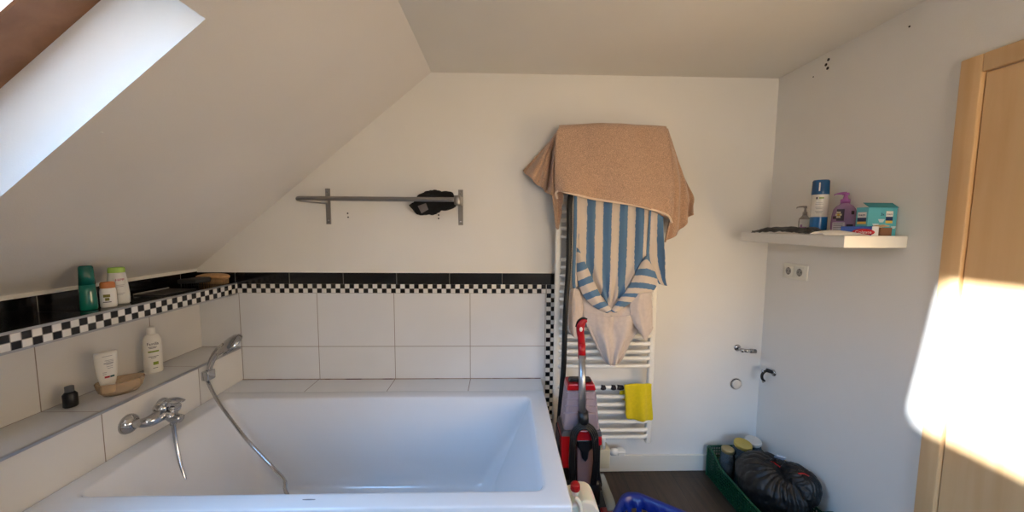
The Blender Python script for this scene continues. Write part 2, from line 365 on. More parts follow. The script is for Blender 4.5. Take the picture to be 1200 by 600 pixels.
def grimemat():
    m = mat('stained_sealant', (170, 160, 150), .6); nt = m.node_tree; b = nt.nodes['Principled BSDF']; tc = nt.nodes.new('ShaderNodeTexCoord'); n = nt.nodes.new('ShaderNodeTexNoise'); n.inputs['Scale'].default_value = 9; nt.links.new(tc.outputs['Object'], n.inputs['Vector'])
    r = nt.nodes.new('ShaderNodeMapRange'); r.inputs[1].default_value = .48; r.inputs[2].default_value = .6; nt.links.new(n.outputs[0], r.inputs[0]); nt.links.new(mixc(nt, r.outputs[0], lin((150, 132, 120)), lin((84, 34, 34))), b.inputs['Base Color']); return m
struct('trim_12', MB().box(XF, .235, -.0125, -.008, .597, .6015), grimemat())
struct('baseboard_back', MB().box(.325, XR, -.013, 0, 0, .105, .003, 1), M_skirt)
struct('baseboard_right', MB().box(XR - .013, XR, -.86, -.013, 0, .105, .003, 1), M_skirt)
# door with its casing in the right wall
mb = MB()
mb.box(XR - .018, XR + .03, -.935, -.8745, 0, 2.09, .004, 2); mb.box(XR - .018, XR + .03, -1.85, -1.79, 0, 2.09, .004, 2); mb.box(XR - .018, XR + .03, -1.79, -.935, 2.03, 2.09, .004, 2)
dr = struct('door_1', mb, M_pine)
MB().box(XR - .006, XR + .03, -1.788, -.937, .006, 2.028, .003, 1).build('door_leaf', M_pine, dr)
mb = MB(); mb.tube([(XR - .006, -1.73, 1.03), (XR - .06, -1.73, 1.03), (XR - .065, -1.72, 1.03), (XR - .065, -1.61, 1.03)], .009); mb.box(XR - .012, XR - .004, -1.75, -1.71, .95, 1.1, .003)
mb.build('door_handle', M_steel, dr)
# drilled holes with dark plugs
M_hole = mat('wall_plug_dark', (26, 20, 20), .7)
wb = bpy.data.objects['wall_back']; wr_ = bpy.data.objects['wall_right']
for x, y in ((407.5, 250), (408, 254.5), (514, 252), (514, 256)):
    p = at(x, y, 0); MB().cyl((p.x, -.0015, p.z), (p.x, .01, p.z), .0045).build('wall_plug', M_hole, wb)
for y, z, r in ((-.323, 2.334, .007), (-.311, 2.315, .007), (-.322, 2.294, .007), (-.682, 2.303, .0035), (-.24, 2.285, .003)):
    MB().cyl((XR - .0015, y, z), (XR + .01, y, z), r).build('wall_plug', M_hole, wr_)

# ------------------------------------------------------------------ bathtub
tub = thing('bathtub', 'long white built-in bathtub in the corner under the sloped ceiling', 'bathtub', (-.65, -.6, 0))
TX0, TX1, TY0, TY1, TZ = XF + .001, .2355, -1.0151, -.1702, .600
rings = [rrect(TX0, TX1, TY0, TY1, .008, .545), rrect(TX0, TX1, TY0, TY1, .008, .594), rrect(TX0 + .003, TX1 - .003, TY0 + .003, TY1 - .003, .008, .5985),
         rrect(TX0 + .008, TX1 - .008, TY0 + .008, TY1 - .008, .008, TZ)]
ix0, ix1, iy0, iy1 = -1.435, .148, -.942, -.250
bx0, bx1, by0, by1, bz = -1.17, -.10, -.86, -.33, .14
rings.append(rrect(ix0 - .012, ix1 + .012, iy0 - .012, iy1 + .012, .04, TZ)); rings.append(rrect(ix0 - .004, ix1 + .004, iy0 - .004, iy1 + .004, .036, TZ - .001))
rings.append(rrect(ix0, ix1, iy0, iy1, .034, TZ - .006))
for k in range(1, 13):
    t = k / 12; q = math.sin(t * PI / 2) if False else t
    f = t ** 1.05; fillet = max(0, (t - .82) / .18); g = f * .86 + (.14 * (1 - math.sqrt(max(0, 1 - fillet ** 2))))
    e = lambda a, b: a + (b - a) * g
    rings.append(rrect(e(ix0, bx0), e(ix1, bx1), e(iy0, by0), e(iy1, by1), .034 + .045 * g, TZ - .006 - (TZ - .006 - bz) * (t if t < .82 else .82 + .18 * math.sin(fillet * PI / 2))))
MB().loft(rings, cap0=False).build('basin', M_enamel, tub)
mb = MB(); mb.box(TX0 + .004, TX1 - .012, TY0 + .012, TY0 + .03, 0, .548); mb.box(TX1 - .03, TX1 - .012, TY0 + .03, TY1 - .002, 0, .548)
mb.build('apron', mat('apron_white', (200, 203, 208), .3), tub)
M_print = mat('grey_print', (120, 122, 130), .5)
p = atz(362, 585.5, TZ); MB().lathe([(.001, 0), (.022, 0), (.022, .0004), (.001, .0004)], Matrix.Translation((p.x, p.y, TZ)), sy=.13).build('maker_mark', M_print, tub, label='small grey maker mark')

# ------------------------------------------------------------------ bath mixer
mx = thing('bath_mixer', 'chrome single-lever bath mixer on the tiled wall over the tub', 'tap', (XF, -.60, .69))
mb = MB(); Ry = Matrix.Translation((XF, -.665, .697)) @ Matrix.Rotation(PI / 2, 4, 'Y')
mb.lathe([(.040, 0), (.040, .004), (.036, .014), (.024, .026), (.018, .030)], Ry); mb.build('escutcheon', M_chrome, mx)
mb = MB(); Ry = Matrix.Translation((XF, -.515, .697)) @ Matrix.Rotation(PI / 2, 4, 'Y')
mb.lathe([(.036, 0), (.036, .004), (.032, .014), (.022, .026), (.016, .030)], Ry); mb.build('escutcheon', M_chrome, mx)
BXm = XF + .075
mb = MB(); mb.tube([(XF + .02, -.665, .697), (XF + .045, -.665, .699), (XF + .066, -.658, .70), (BXm, -.635, .70), (BXm, -.59, .703), (BXm, -.545, .70), (XF + .066, -.522, .70), (XF + .045, -.515, .699), (XF + .02, -.515, .697)],
        [.016, .017, .020, .025, .030, .025, .020, .017, .016], 20, sub=5)
mb.build('body', M_chrome, mx)
SPX = at(203, 493, -.59).x
mb = MB(); mb.tube([(BXm - .01, -.59, .70), (BXm + .03, -.59, .694), (SPX, -.59, .684), (SPX + .034, -.59, .677)], [.026, .025, .023, .019], 20, sub=5, flat=.85)
mb.cyl((SPX, -.59, .680), (SPX, -.59, .652), .012); mb.build('spout', M_chrome, mx)
mb = MB(); mb.cyl((BXm + .035, -.59, .70), (BXm + .04, -.59, .722), .010); mb.ball((BXm + .042, -.59, .727), .013, .013, .009); mb.build('diverter_knob', M_chrome, mx)
mb = MB(); mb.ball((BXm - .005, -.59, .728), .030, .030, .024); mb.tube([(BXm - .012, -.59, .735), (BXm + .02, -.59, .758), (BXm + .055, -.59, .764), (BXm + .088, -.59, .757)], [.019, .018, .015, .010], 16, sub=5, flat=.45)
mb.build('lever', M_chrome, mx)

# shower hose, holder and handset
hold = tag(MB().box(XF, XF + .038, -.300, -.250, .715, .765, .006).build('shower_holder', M_chrome), 'square chrome shower holder on the tiled wall', 'holder')
hs = thing('hand_shower', 'chrome hand shower resting in its wall holder over the tub', 'shower head', at(243, 436, -.275))
mb = MB(); P = [at(243, 446, -.275), at(245, 433, -.275), at(249, 421, -.285), at(255, 411, -.295), at(262, 405, -.305)]
mb.tube(P, [.010, .013, .015, .014, .014], 16, sub=5); mb.build('handle', M_chrome, hs)
a, b = at(254, 413, -.30), at(283, 395.5, -.30); c = (a + b) / 2; d = (b - a); ang = math.atan2(d.z, d.x)
Mh = Matrix.Translation(c) @ Matrix.Rotation(-ang, 4, 'Y') @ Matrix.Rotation(.55, 4, 'X'); hl = d.length / 2
mb = MB(); mb.lathe([(.001, .020), (hl * .55, .018), (hl * .85, .012), (hl, .0), (hl * .97, -.007)], Mh, sy=.80); mb.build('spray_head', M_chrome, hs)
mb = MB(); mb.lathe([(hl * .95, -.0045), (hl * .9, -.009), (.001, -.010)], Mh, sy=.72)
for k in range(26):
    r = hl * .82 * math.sqrt((k + .5) / 26); t = k * 2.4; mb.lathe([(.0022, -.009), (.0018, -.0125)], Mh @ Matrix.Translation((r * math.cos(t), r * .72 * math.sin(t), 0)), n=6)
mb.build('spray_face', M_grey, hs)
mb = MB()
hp = [Vector((SPX, -.59, .654)), at(204.5, 508, -.59), at(208.5, 530, -.60), at(216, 560, -.62), at(226, 584, -.62), Vector((-1.06, -.72, .30)), Vector((-1.00, -.76, .20)), Vector((-.88, -.78, .158)), Vector((-.78, -.78, .17)), Vector((-.74, -.74, .25)),
      at(337, 580, -.62), at(333, 563, -.57), at(319, 547, -.52), at(290, 516, -.46), at(262, 480, -.37), at(249, 459, -.31), at(243, 446, -.275)]
mb.tube(hp, .0068, 10, sub=26, ribs=.22); tag(mb.build('shower_hose', M_chrome), 'chrome spiral shower hose hanging in a loop inside the tub', 'hose')

# ------------------------------------------------------------------ wall rail and black bundle
rail = thing('towel_rail', 'brushed steel towel rail with two bracket plates on the back wall', 'towel rail', (-.6, 0, 1.62))
for x, t in ((-.998, .0), (-.2415, 0)):
    MB().box(x - .0135, x + .0135, -.006, 0, 1.517, 1.720, .001, 1).build('bracket_plate', M_steel, rail)
    for z in (1.700, 1.538): MB().ball((x, -.006, z), .0055, .003, .0055, 12).build('screw', M_chrome, rail)
zb = 1.655
mb = MB()
mb.tube([(-.998, -.005, zb - .012), (-1.03, -.02, zb - .01), (-1.09, -.085, zb - .005), (-1.105, -.112, zb - .002), (-1.09, -.128, zb), (-1.05, -.131, zb), (-.90, -.131, zb), (-.6, -.131, zb), (-.35, -.131, zb), (-.262, -.131, zb)], .0125, 14, sub=6)
mb.build('bar', M_steel, rail)
mb = MB(); mb.box(-.262, -.230, -.145, -.004, zb - .028, zb + .022, .004); mb.build('bracket_arm', M_steel, rail)
M_blackcloth = mat('black_cloth', (7, 7, 8), .9, bump=.6, bscale=90)
def bundle():
    t = bmesh.new(); bmesh.ops.create_icosphere(t, subdivisions=5, radius=1)
    o0 = [(484, 238), (489, 229), (497, 225), (507, 222.5), (518, 224), (530, 224.5), (534, 232), (536, 242), (530, 245), (517, 247), (502, 252), (489, 252), (481, 244), (478, 239)]
    P = [at(x, y, -.085) for x, y in o0]; c = sum(P, Vector()) / len(P); An = sorted([((math.atan2(p.z - c.z, p.x - c.x)), math.hypot(p.x - c.x, p.z - c.z)) for p in P])
    def rad(a):
        for k in range(len(An)):
            a0, r0 = An[k - 1]; a1, r1 = An[k]
            if k == 0: a0 -= 2 * PI
            if a0 <= a <= a1: f = (a - a0) / (a1 - a0 + 1e-9); return r0 + (r1 - r0) * f
        a0, r0 = An[-1]; a1, r1 = An[0]; a1 += 2 * PI; f = (a - a0) / (a1 - a0); return r0 + (r1 - r0) * f
    for v in t.verts:
        q = v.co.copy(); a = math.atan2(q.z, q.x); h = math.hypot(q.x, q.z); n = 1 + .12 * noise.noise(q * 2.6) + .06 * noise.noise(q * 6)
        r = rad(a) * h ** .8 * (.96 + .06 * noise.noise(q * 5)); v.co = c + Vector((r * math.cos(a), q.y * .034 * n, r * math.sin(a)))
    return t
bd = thing('cloth_bundle', 'crumpled black cloth bundle stuffed behind the steel towel rail', 'garment', at(507, 240, -.085))
mb = MB(); mb._new(bundle(), None, True); mb.build('bundle', M_blackcloth, bd)
mb = MB(); pts = [at(489.5, 241.5, -.123), at(499, 238, -.123), at(502, 245.5, -.123), at(494, 250, -.123)]
v = [mb.b.verts.new(p) for p in pts]; mb.b.faces.new(v); mb.build('label_patch', mat('grey_label', (104, 98, 96), .8), bd, solid=.002)

# ------------------------------------------------------------------ towel radiator
rad = thing('towel_radiator', 'white ladder towel radiator fixed to the back wall', 'radiator', (.59, 0, .2))
RX0, RX1 = .316, .874; RYr = -.085
def rail_(x0, x1): MB().box(-.017, .017, -.016, .016, 0, 1.81, .008, 3, Matrix.Translation(((x0 + x1) / 2, RYr, .235))).build('upright', M_rad, rad)
rail_(RX0, RX0); rail_(RX1 - .004, RX1 - .004)
bars = [.285, .327, .379, .437, .483, .53, .587, .714, .76, .801, .846, .89, .935, .98, 1.06, 1.105, 1.15, 1.195, 1.24, 1.285, 1.33, 1.46, 1.505, 1.55, 1.595, 1.64, 1.685, 1.80, 1.845, 1.89, 1.935, 1.98]
for z in bars:
    z -= .003; MB().tube([(RX0 + .012, RYr - .004, z), (RX0 + .022, RYr - .016, z), (RX0 + .036, RYr - .020, z), (RX1 - .040, RYr - .020, z), (RX1 - .026, RYr - .016, z), (RX1 - .016, RYr - .004, z)], .0115, 14).build('bar', M_rad, rad)
for x in (RX0, RX1 - .004):
    for z in (.40, 1.86): MB().cyl((x, RYr, z), (x, 0, z), .011).build('wall_mount', M_rad, rad)
# valve with thermostat head
mb = MB(); mb.box(.575, .635, -.125, -.045, .100, .215, .004).build('valve_cover', mat('cream_plastic', (214, 200, 166), .4), rad)
mb = MB(); mb.cyl((.60, -.11, .213), (.60, -.11, .285), .010); mb.build('riser', M_rad, rad)
mb = MB(); Mv = Matrix.Translation((.632, -.085, .178)) @ Matrix.Rotation(PI / 2, 4, 'Y')
mb.lathe([(.012, 0), (.012, .018), (.021, .020), (.022, .050), (.019, .054), (.018, .060), (.020, .062), (.020, .096), (.016, .102)], Mv, n=20)
for k in range(14):
    a = 2 * PI * k / 14; mb.box(-.0015, .0015, -.0015, .0015, .062, .097, M=Mv @ Matrix.Translation((.0205 * math.cos(a), .0205 * math.sin(a), 0)))
mb.build('thermostat_head', M_rad, rad)

# ------------------------------------------------------------------ textiles on the radiator
def clothmat(name, c, bump=.8, bscale=420, rough=.95, sheen=.3, var=.08): return mat(name, c, rough, bump=bump, bscale=bscale, var=var, vscale=60, sheen=sheen)
M_terry = mat('beige_terry', (190, 156, 130), .98, bump=1.5, bscale=300, var=.34, vscale=230, sheen=.3); M_hem = clothmat('beige_hem', (228, 204, 180), .4)
def stripemat(name, n, axis=0, c1=(88, 122, 156), c2=(208, 194, 180), ph=0.0):
    m = mat(name, c2, .95, bump=.6, bscale=420, sheen=.2); nt = m.node_tree; b = nt.nodes['Principled BSDF']
    uv = nt.nodes.new('ShaderNodeUVMap'); sp = nt.nodes.new('ShaderNodeSeparateXYZ'); nt.links.new(uv.outputs[0], sp.inputs[0])
    nz = nt.nodes.new('ShaderNodeTexNoise'); nz.inputs['Scale'].default_value = 60; tc = nt.nodes.new('ShaderNodeTexCoord'); nt.links.new(tc.outputs['Object'], nz.inputs['Vector'])
    u = mth(nt, 'ADD', mth(nt, 'MULTIPLY', sp.outputs[axis], n), mth(nt, 'ADD', mth(nt, 'MULTIPLY', nz.outputs[0], .10), ph))
    f = mth(nt, 'FRACT', u); g = mth(nt, 'GREATER_THAN', f, .46)
    nt.links.new(mixc(nt, g, lin(c1), lin(c2)), b.inputs['Base Color']); return m
tw = thing('bath_towel', 'large beige terry bath towel draped over the top of the towel radiator', 'towel', at(717, 148, -.12))
YF = -.175
mb = MB()
# main front sheet, running from behind over the top and down the front
R = []
R.append([at(657, 156, -.03), at(685, 158, -.03), at(715, 158, -.03), at(748, 158, -.03), at(779, 158, -.03)])
R.append([at(655, 149, -.07), at(685, 147.5, -.07), at(715, 147.5, -.07), at(748, 148.5, -.07), at(780, 150, -.07)])
R.append([at(655, 149, -.12), at(685, 146, -.14), at(715, 146, -.14), at(748, 147.5, -.14), at(781, 150, -.12)])
R.append([at(651, 162, -.15), at(683, 160, -.165), at(715, 160, -.165), at(750, 161, -.165), at(785, 164, -.15)])
R.append([at(650, 192, -.165), at(680, 190, -.19), at(715, 191, -.18), at(754, 193, -.185), at(789, 200, -.165)])
R.append([at(650, 212, -.17), at(674, 212, -.20), at(715, 218, -.19), at(757, 222, -.20), at(790, 232, -.18)])
R.append([at(651.5, 225, -.175), at(666, 226, -.20), at(713, 235.5, -.195), at(755, 243, -.20), at(787, 258, -.185)])
mb.sheet(R, 14, 8, wr=.016, wf=6, seed=2, fold=lambda a, b: -.020 * b * math.sin(a * 13 + 1.2 * math.sin(b * 4)) * (1 - .5 * abs(a - .5))); mb.build('front_drape', M_terry, tw, solid=.006)
mb = MB(); mb.tube([at(653, 233, -.172), at(651.5, 226, -.178), at(657, 223.5, -.19), at(666, 226, -.206), at(690, 232, -.202), at(713, 235.8, -.20), at(735, 239, -.205), at(755, 243.3, -.206), at(772, 248, -.20), at(783, 253, -.195), at(787.5, 261, -.19)], .0062, 8, sub=8)
mb.build('hem', M_hem, tw)
# left side folds
mb = MB()
mb.sheet([[at(655, 152, -.055), at(655, 152, -.085), at(654, 152, -.115), at(654, 152, -.14)],
          [at(637, 174, -.045), at(642, 176, -.095), at(648, 175, -.075), at(652, 172, -.155)],
          [at(624, 188, -.04), at(633, 198, -.12), at(643, 203, -.07), at(651, 200, -.165)],
          [at(613, 200, -.04), at(626, 213, -.12), at(639, 224, -.07), at(649, 231, -.155)]], 10, 8, wr=.008, wf=7, seed=5, fold=lambda a, b: .026 * b * math.sin(a * 20))
mb.sheet([[at(652, 160, -.15), at(654, 160, -.12), at(656, 160, -.10)], [at(648, 195, -.16), at(654, 197, -.125), at(658, 197, -.15)],
          [at(648, 230, -.155), at(654, 232, -.12), at(660, 228, -.15)], [at(650, 252, -.15), at(654, 256, -.115), at(658.5, 240, -.14)], [at(652, 267, -.145), at(654.5, 268, -.12), at(658, 250, -.13)]], 8, 8, wr=.004, wf=6, seed=8)
mb.build('left_fold', M_terry, tw, solid=.006)
mb = MB()
mb.sheet([[at(781, 151, -.14), at(781, 151, -.10), at(781, 152, -.06)],
          [at(787, 185, -.165), at(792, 184, -.10), at(792, 186, -.05)],
          [at(789, 225, -.17), at(799, 212, -.10), at(805, 216, -.06)],
          [at(786, 255, -.165), at(799, 242, -.10), at(812, 231, -.06)],
          [at(783, 270, -.15), at(798, 257, -.09), at(811, 242, -.06)],
          [at(780, 284, -.14), at(797, 270, -.09), at(811, 252, -.06)]], 10, 8, wr=.012, wf=6, seed=11, fold=lambda a, b: .024 * b * math.sin(a * 16))
mb.build('right_fold', M_terry, tw, solid=.006)
mb = MB()
mb.sheet([[at(655, 150, -.03), at(715, 148.5, -.03), at(780, 151, -.03)], [at(640, 200, -.03), at(715, 200, -.03), at(792, 200, -.03)], [at(645, 228, -.03), at(715, 240, -.03), at(795, 250, -.03)]], 8, 6, wr=.006)
mb.build('back_drape', M_terry, tw, solid=.005)

robe = thing('striped_bathrobe', 'blue and cream striped bathrobe hanging from the radiator under the beige towel', 'bathrobe', at(715, 300, -.13))
Yr = -.152
mb = MB()
tops = [676, 686.5, 695.8, 705, 714.3, 723.6, 733, 742.5, 751.7, 761]
def row(f, y0, y1, cx=716, k=1.0, dy=0):
    return [at(cx + (x - cx) * k, y0 + (y1 - y0) * f, Yr + dy + (.012 if i % 2 else -.006)) for i, x in enumerate(tops)]
R = [row(0, 215, 215), row(0, 250, 250), row(0, 275, 275, k=.97), [at(679, 296, Yr)] + row(0, 300, 300, k=.92, cx=716)[1:9] + [at(756, 303, Yr)],
     [at(686, 312, Yr)] + row(0, 318, 318, k=.78)[1:9] + [at(746, 318, Yr)], [at(697, 336, Yr)] + row(0, 340, 340, k=.48)[1:9] + [at(734, 340, Yr)], [at(707, 355, Yr)] + row(0, 357, 357, k=.2)[1:9] + [at(724, 356, Yr)],
     [at(714.5, 365, Yr)] + [at(715 + i * .4, 366.5, Yr) for i in range(8)] + [at(719, 365, Yr)]]
mb.sheet(R, 5, 8, wr=.008, wf=8, seed=3, xs=(at(677, 300, Yr).x, at(761, 300, Yr).x)); mb.build('back_panel', stripemat('robe_stripes', 4.45, 0, ph=.40), robe, solid=.004)
mb = MB()
mb.sheet([[at(675, 290, Yr - .012), at(677, 291, Yr - .02), at(679, 294, Yr - .012)], [at(676, 318, Yr - .014), at(682, 316, Yr - .03), at(688, 313, Yr - .014)],
          [at(680, 340, Yr - .016), at(689, 336, Yr - .036), at(697, 333, Yr - .016)], [at(693, 357, Yr - .018), at(700, 354, Yr - .038), at(707.5, 352, Yr - .018)], [at(710, 366.5, Yr - .018), at(713, 366, Yr - .034), at(718, 363, Yr - .018)]], 6, 8, wr=.003)
mb.sheet([[at(758, 302, Yr - .012), at(757, 300, Yr - .02), at(754, 304, Yr - .012)], [at(770, 326, Yr - .014), at(756, 322, Yr - .036), at(744, 322, Yr - .014)],
          [at(764, 342, Yr - .016), at(750, 340, Yr - .036), at(734, 340, Yr - .016)], [at(742, 353, Yr - .018), at(732, 352, Yr - .036), at(725, 352, Yr - .018)], [at(722, 366, Yr - .018), at(719, 366, Yr - .034), at(716, 364, Yr - .018)]], 6, 8, wr=.003)
mb.build('neck_band', stripemat('band_stripes', 5.0, 1, ph=.1), robe, solid=.005)
mb = MB()
mb.sheet([[at(669, 222, Yr), at(674, 222, Yr - .02), at(679, 222, Yr)], [at(669, 262, Yr), at(674, 262, Yr - .03), at(679, 262, Yr)], [at(668, 295, Yr), at(673, 295, Yr - .03), at(677, 296, Yr)], [at(666, 322, Yr), at(672, 326, Yr - .03), at(677, 324, Yr)], [at(667, 335, Yr), at(673, 338, Yr - .02), at(678, 333, Yr)]], 6, 8, wr=.006, seed=4)
mb.build('left_sleeve', stripemat('sleeve_stripes', 1.6, 0, ph=.35), robe, solid=.004)
mb = MB()
mb.sheet([[at(762, 238, Yr), at(768, 240, Yr - .02), at(777, 244, Yr)], [at(759, 275, Yr), at(767, 275, Yr + .015), at(778, 276, Yr - .015)], [at(758, 302, Yr), at(768, 305, Yr + .02), at(779, 306, Yr - .015)],
          [at(766, 322, Yr), at(773, 324, Yr + .015), at(780, 326, Yr - .01)], [at(773, 333, Yr), at(777, 334, Yr), at(781.5, 335, Yr)]], 6, 8, wr=.006, seed=6)
mb.build('right_sleeve', stripemat('sleeve_stripes_right', 1.25, 0, ph=.15), robe, solid=.004)
M_lining = clothmat('greige_lining', (204, 190, 180), .7, 300, var=.05)
mb = MB()
def fo(a, b): return -.010 * math.sin(a * 17 + b * 3) * min(1, b * 2)
mb.sheet([[at(676, 340, Yr + .016), at(695, 345, Yr + .01), at(715, 350, Yr + .01), at(738, 347, Yr + .01), at(763, 340, Yr + .016)],
          [at(681, 360, Yr + .01), at(697, 362, Yr - .012), at(715, 368, Yr - .014), at(735, 366, Yr - .012), at(756, 360, Yr + .01)],
          [at(688, 382, Yr + .01), at(700, 384, Yr - .02), at(716, 386, Yr - .02), at(732, 386, Yr - .02), at(750, 382, Yr + .01)],
          [at(697, 402, Yr + .01), at(706, 404, Yr - .02), at(717, 406, Yr - .026), at(728, 404, Yr - .02), at(738, 402, Yr + .01)],
          [at(706, 419, Yr + .005), at(711, 422, Yr - .02), at(717.5, 424, Yr - .024), at(723, 422, Yr - .02), at(729, 419, Yr + .005)],
          [at(712, 426, Yr), at(714, 427, Yr - .01), at(717.5, 428.5, Yr - .014), at(721, 427, Yr - .01), at(724, 425, Yr)]], 10, 8, wr=.012, wf=11, seed=9, fold=fo)
mb.build('lining', M_lining, robe, solid=.004)
mb = MB(); mb.tube([at(683, 365, Yr - .018), at(697, 368, Yr - .026), at(716, 371, Yr - .03), at(736, 370, Yr - .026), at(752, 364, Yr - .016)], .002, 6, sub=6); mb.build('seam', M_lining, robe)
mb = MB()
mb.sheet([[at(669, 338, Yr), at(674, 338, Yr - .02), at(680, 340, Yr)], [at(666, 355, Yr), at(673, 356, Yr - .03), at(683, 358, Yr)], [at(665, 378, Yr), at(673, 382, Yr - .035), at(682, 380, Yr)], [at(667, 388, Yr), at(674, 396, Yr - .03), at(680, 390, Yr)]], 8, 8, wr=.008, seed=12)
mb.build('sleeve_lining', M_lining, robe, solid=.004); mb = MB()
mb.sheet([[at(741, 346, Yr - .02), at(752, 344, Yr - .04), at(763, 342, Yr - .02)], [at(738, 362, Yr - .02), at(752, 364, Yr - .045), at(764, 360, Yr - .02)], [at(743, 380, Yr - .02), at(754, 386, Yr - .045), at(765, 380, Yr - .02)], [at(752, 392, Yr - .02), at(757, 398, Yr - .03), at(766, 384, Yr - .02)]], 8, 8, wr=.008, seed=15)
mb.build('sleeve_lining', M_lining, robe, solid=.004)

M_yellow = clothmat('yellow_microfibre', (216, 192, 8), .6, 260, var=.06)
mb = MB(); Yy = -.132
mb.sheet([[at(733, 456, -.095), at(748, 456, -.095), at(763, 456, -.095)], [at(731.5, 451, -.102), at(748, 450.5, -.102), at(763.5, 451, -.102)], [at(731, 452, Yy), at(748, 451.5, Yy), at(763.5, 452, Yy)], [at(732.5, 470, Yy), at(748, 470, Yy - .006), at(764, 470, Yy)], [at(733, 487, Yy), at(749, 490, Yy - .006), at(765.5, 490, Yy)], [at(735, 490, Yy), at(750, 493.5, Yy), at(763, 492.5, Yy)]], 10, 8, wr=.008, wf=6, seed=21, fold=lambda a, b: -.007 * b * math.sin(a * 12 + b))
mb.sheet([[at(727, 458, -.10), at(733, 457, -.10)], [at(726, 463, -.10), at(733, 463, -.10)], [at(729, 468, -.10), at(733, 470, -.10)]], 8, 6, wr=.004)
mb.build('cleaning_cloth', M_yellow, solid=.003); tag(bpy.data.objects['cleaning_cloth'], 'bright yellow cleaning cloth hung over the lower radiator bars', 'cloth')
# dark clip marks on the bar beside the cloth
Mc = mat('dark_elastic', (30, 24, 30), .6)
for (x0, x1), lb in zip(((704, 709), (716, 721), (723, 730)), ('black hair tie on the radiator bar, nearest the carpet cleaner', 'black hair tie on the radiator bar, middle one of three', 'black hair tie on the radiator bar, nearest the yellow cloth')):
    p, q = at(x0, 453.5, -.106), at(x1, 454, -.106); tag(MB().tube([p, (p + q) / 2 + Vector((0, -.002, -.002)), q], [.0135, .0150, .0130], 12, sub=3).build('hair_tie', Mc), lb, 'hair tie', 'hair ties on the radiator bar')

# ------------------------------------------------------------------ carpet cleaner
cc = thing('carpet_cleaner', 'red and black upright carpet cleaner between the tub and the radiator', 'vacuum cleaner', (.42, -.36, 0))
Yc = -.36
M_tank = mat('smoky_tank', (196, 178, 186), .18, trans=.55, ior=1.2); M_tank2 = mat('dirty_tank', (150, 120, 120), .2, trans=.35, ior=1.2)
def slice_(pts, y0, y1, m, name, par=cc, bev=.006, label=None):
    P = [at(x, y, (y0 + y1) / 2) for x, y in pts]; mb = MB(); mb.prism([(p.x, p.z) for p in P], 1, y0, y1, bev)
    o = mb.build(name, m, par, label=label)
    for p in o.data.polygons: p.use_smooth = False
    return o
slice_([(663.5, 452), (695, 452), (699, 497), (658, 497)], Yc - .06, Yc + .07, M_tank, 'clean_water_tank', bev=.010)
mb = MB()
for k, y in enumerate((460, 468, 476, 484)):
    a, b = at(664 - k * 1.1, y, Yc - .062), at(695 + k * .9, y, Yc - .062); mb.tube([a, b], .004, 8)
mb.build('tank_rib', M_tank, cc)
slice_([(664, 445.5), (694, 445.5), (696, 453), (662.5, 453)], Yc - .066, Yc + .03, M_red, 'tank_lid')
slice_([(668, 442.5), (691, 442.5), (693, 446), (666, 446)], Yc - .055, Yc - .02, M_blackp, 'tank_grip', bev=.002)
slice_([(657, 496), (700, 496), (701, 502), (655, 502)], Yc - .07, Yc + .08, M_grey, 'tank_shelf', bev=.003)
slice_([(653, 501), (701, 501), (700, 545), (704, 566), (650, 566), (652, 540)], Yc - .02, Yc + .09, M_blackp, 'body')
slice_([(655, 501), (667, 501), (665, 540), (656, 540)], Yc - .06, Yc + .06, M_red, 'side_cover')
slice_([(694, 502), (702, 504), (702, 514), (695, 515)], Yc - .06, Yc + .06, M_red, 'side_cover')
slice_([(676, 500), (697, 500), (699, 512), (674, 512)], Yc - .09, Yc - .02, M_red, 'front_cover')
slice_([(674, 512), (697, 512), (693, 522), (689, 526), (688, 534), (685, 538), (681, 534), (680, 526), (676, 521)], Yc - .075, Yc - .02, M_blackp, 'duct')
slice_([(675, 521), (695, 521), (693, 565), (676, 565)], Yc - .06, Yc - .02, M_tank2, 'dirty_water_tank', bev=.008)
tubeB, tubeT = at(682.5, 490, Yc - .088), at(682, 416, Yc - .055)
mb = MB(); mb.cyl(tubeB, tubeT, .0178, .0165); mb.build('handle_tube', M_alu, cc)
mb = MB(); mb.cyl(at(683.5, 499, Yc - .085), at(683.5, 482, Yc - .088), .028, .024); mb.build('tube_socket', M_blackp, cc)
mb = MB(); mb.cyl(at(682, 420, Yc - .05), at(681.5, 402, Yc - .05), .0195, .0185)
mb.tube([at(681.5, 405, Yc - .05), at(681, 396, Yc - .05), at(680, 388, Yc - .055), at(680.5, 381, Yc - .06), at(684, 376.5, Yc - .063), at(688, 375.5, Yc - .066)], [.0185, .0175, .019, .021, .0155, .008], 16, sub=6, flat=.8)
mb.build('handle', M_red, cc)
mb = MB(); mb.tube([at(675, 383, Yc - .06), at(677.5, 376, Yc - .065), at(683, 372.8, Yc - .068), at(688, 374, Yc - .07)], .0045, 8, sub=4); mb.build('grip_pad', M_blackp, cc)
mb = MB(); p = at(681, 386, Yc - .076); mb.ball(p, .008, .004, .012, 12); mb.build('switch', M_white, cc)
# looped power cord
mb = MB()
for k in range(4):
    dx = k * 1.6; P = []
    for t in range(21):
        a = PI * t / 20; P.append(at(684.5 - (15.5 - dx) * math.cos(a), 514 + k * 2 - 18 * math.sin(a), Yc - .10 - k * .006))
    P = [at(669 + dx, 568, Yc - .09), at(667.5 + dx, 540, Yc - .10)] + P + [at(701 - dx, 540, Yc - .10), at(697.5 - dx, 568, Yc - .09)]
    mb.tube(P, .0058, 8, sub=2)
mb.build('power_cord', M_blackr, cc)
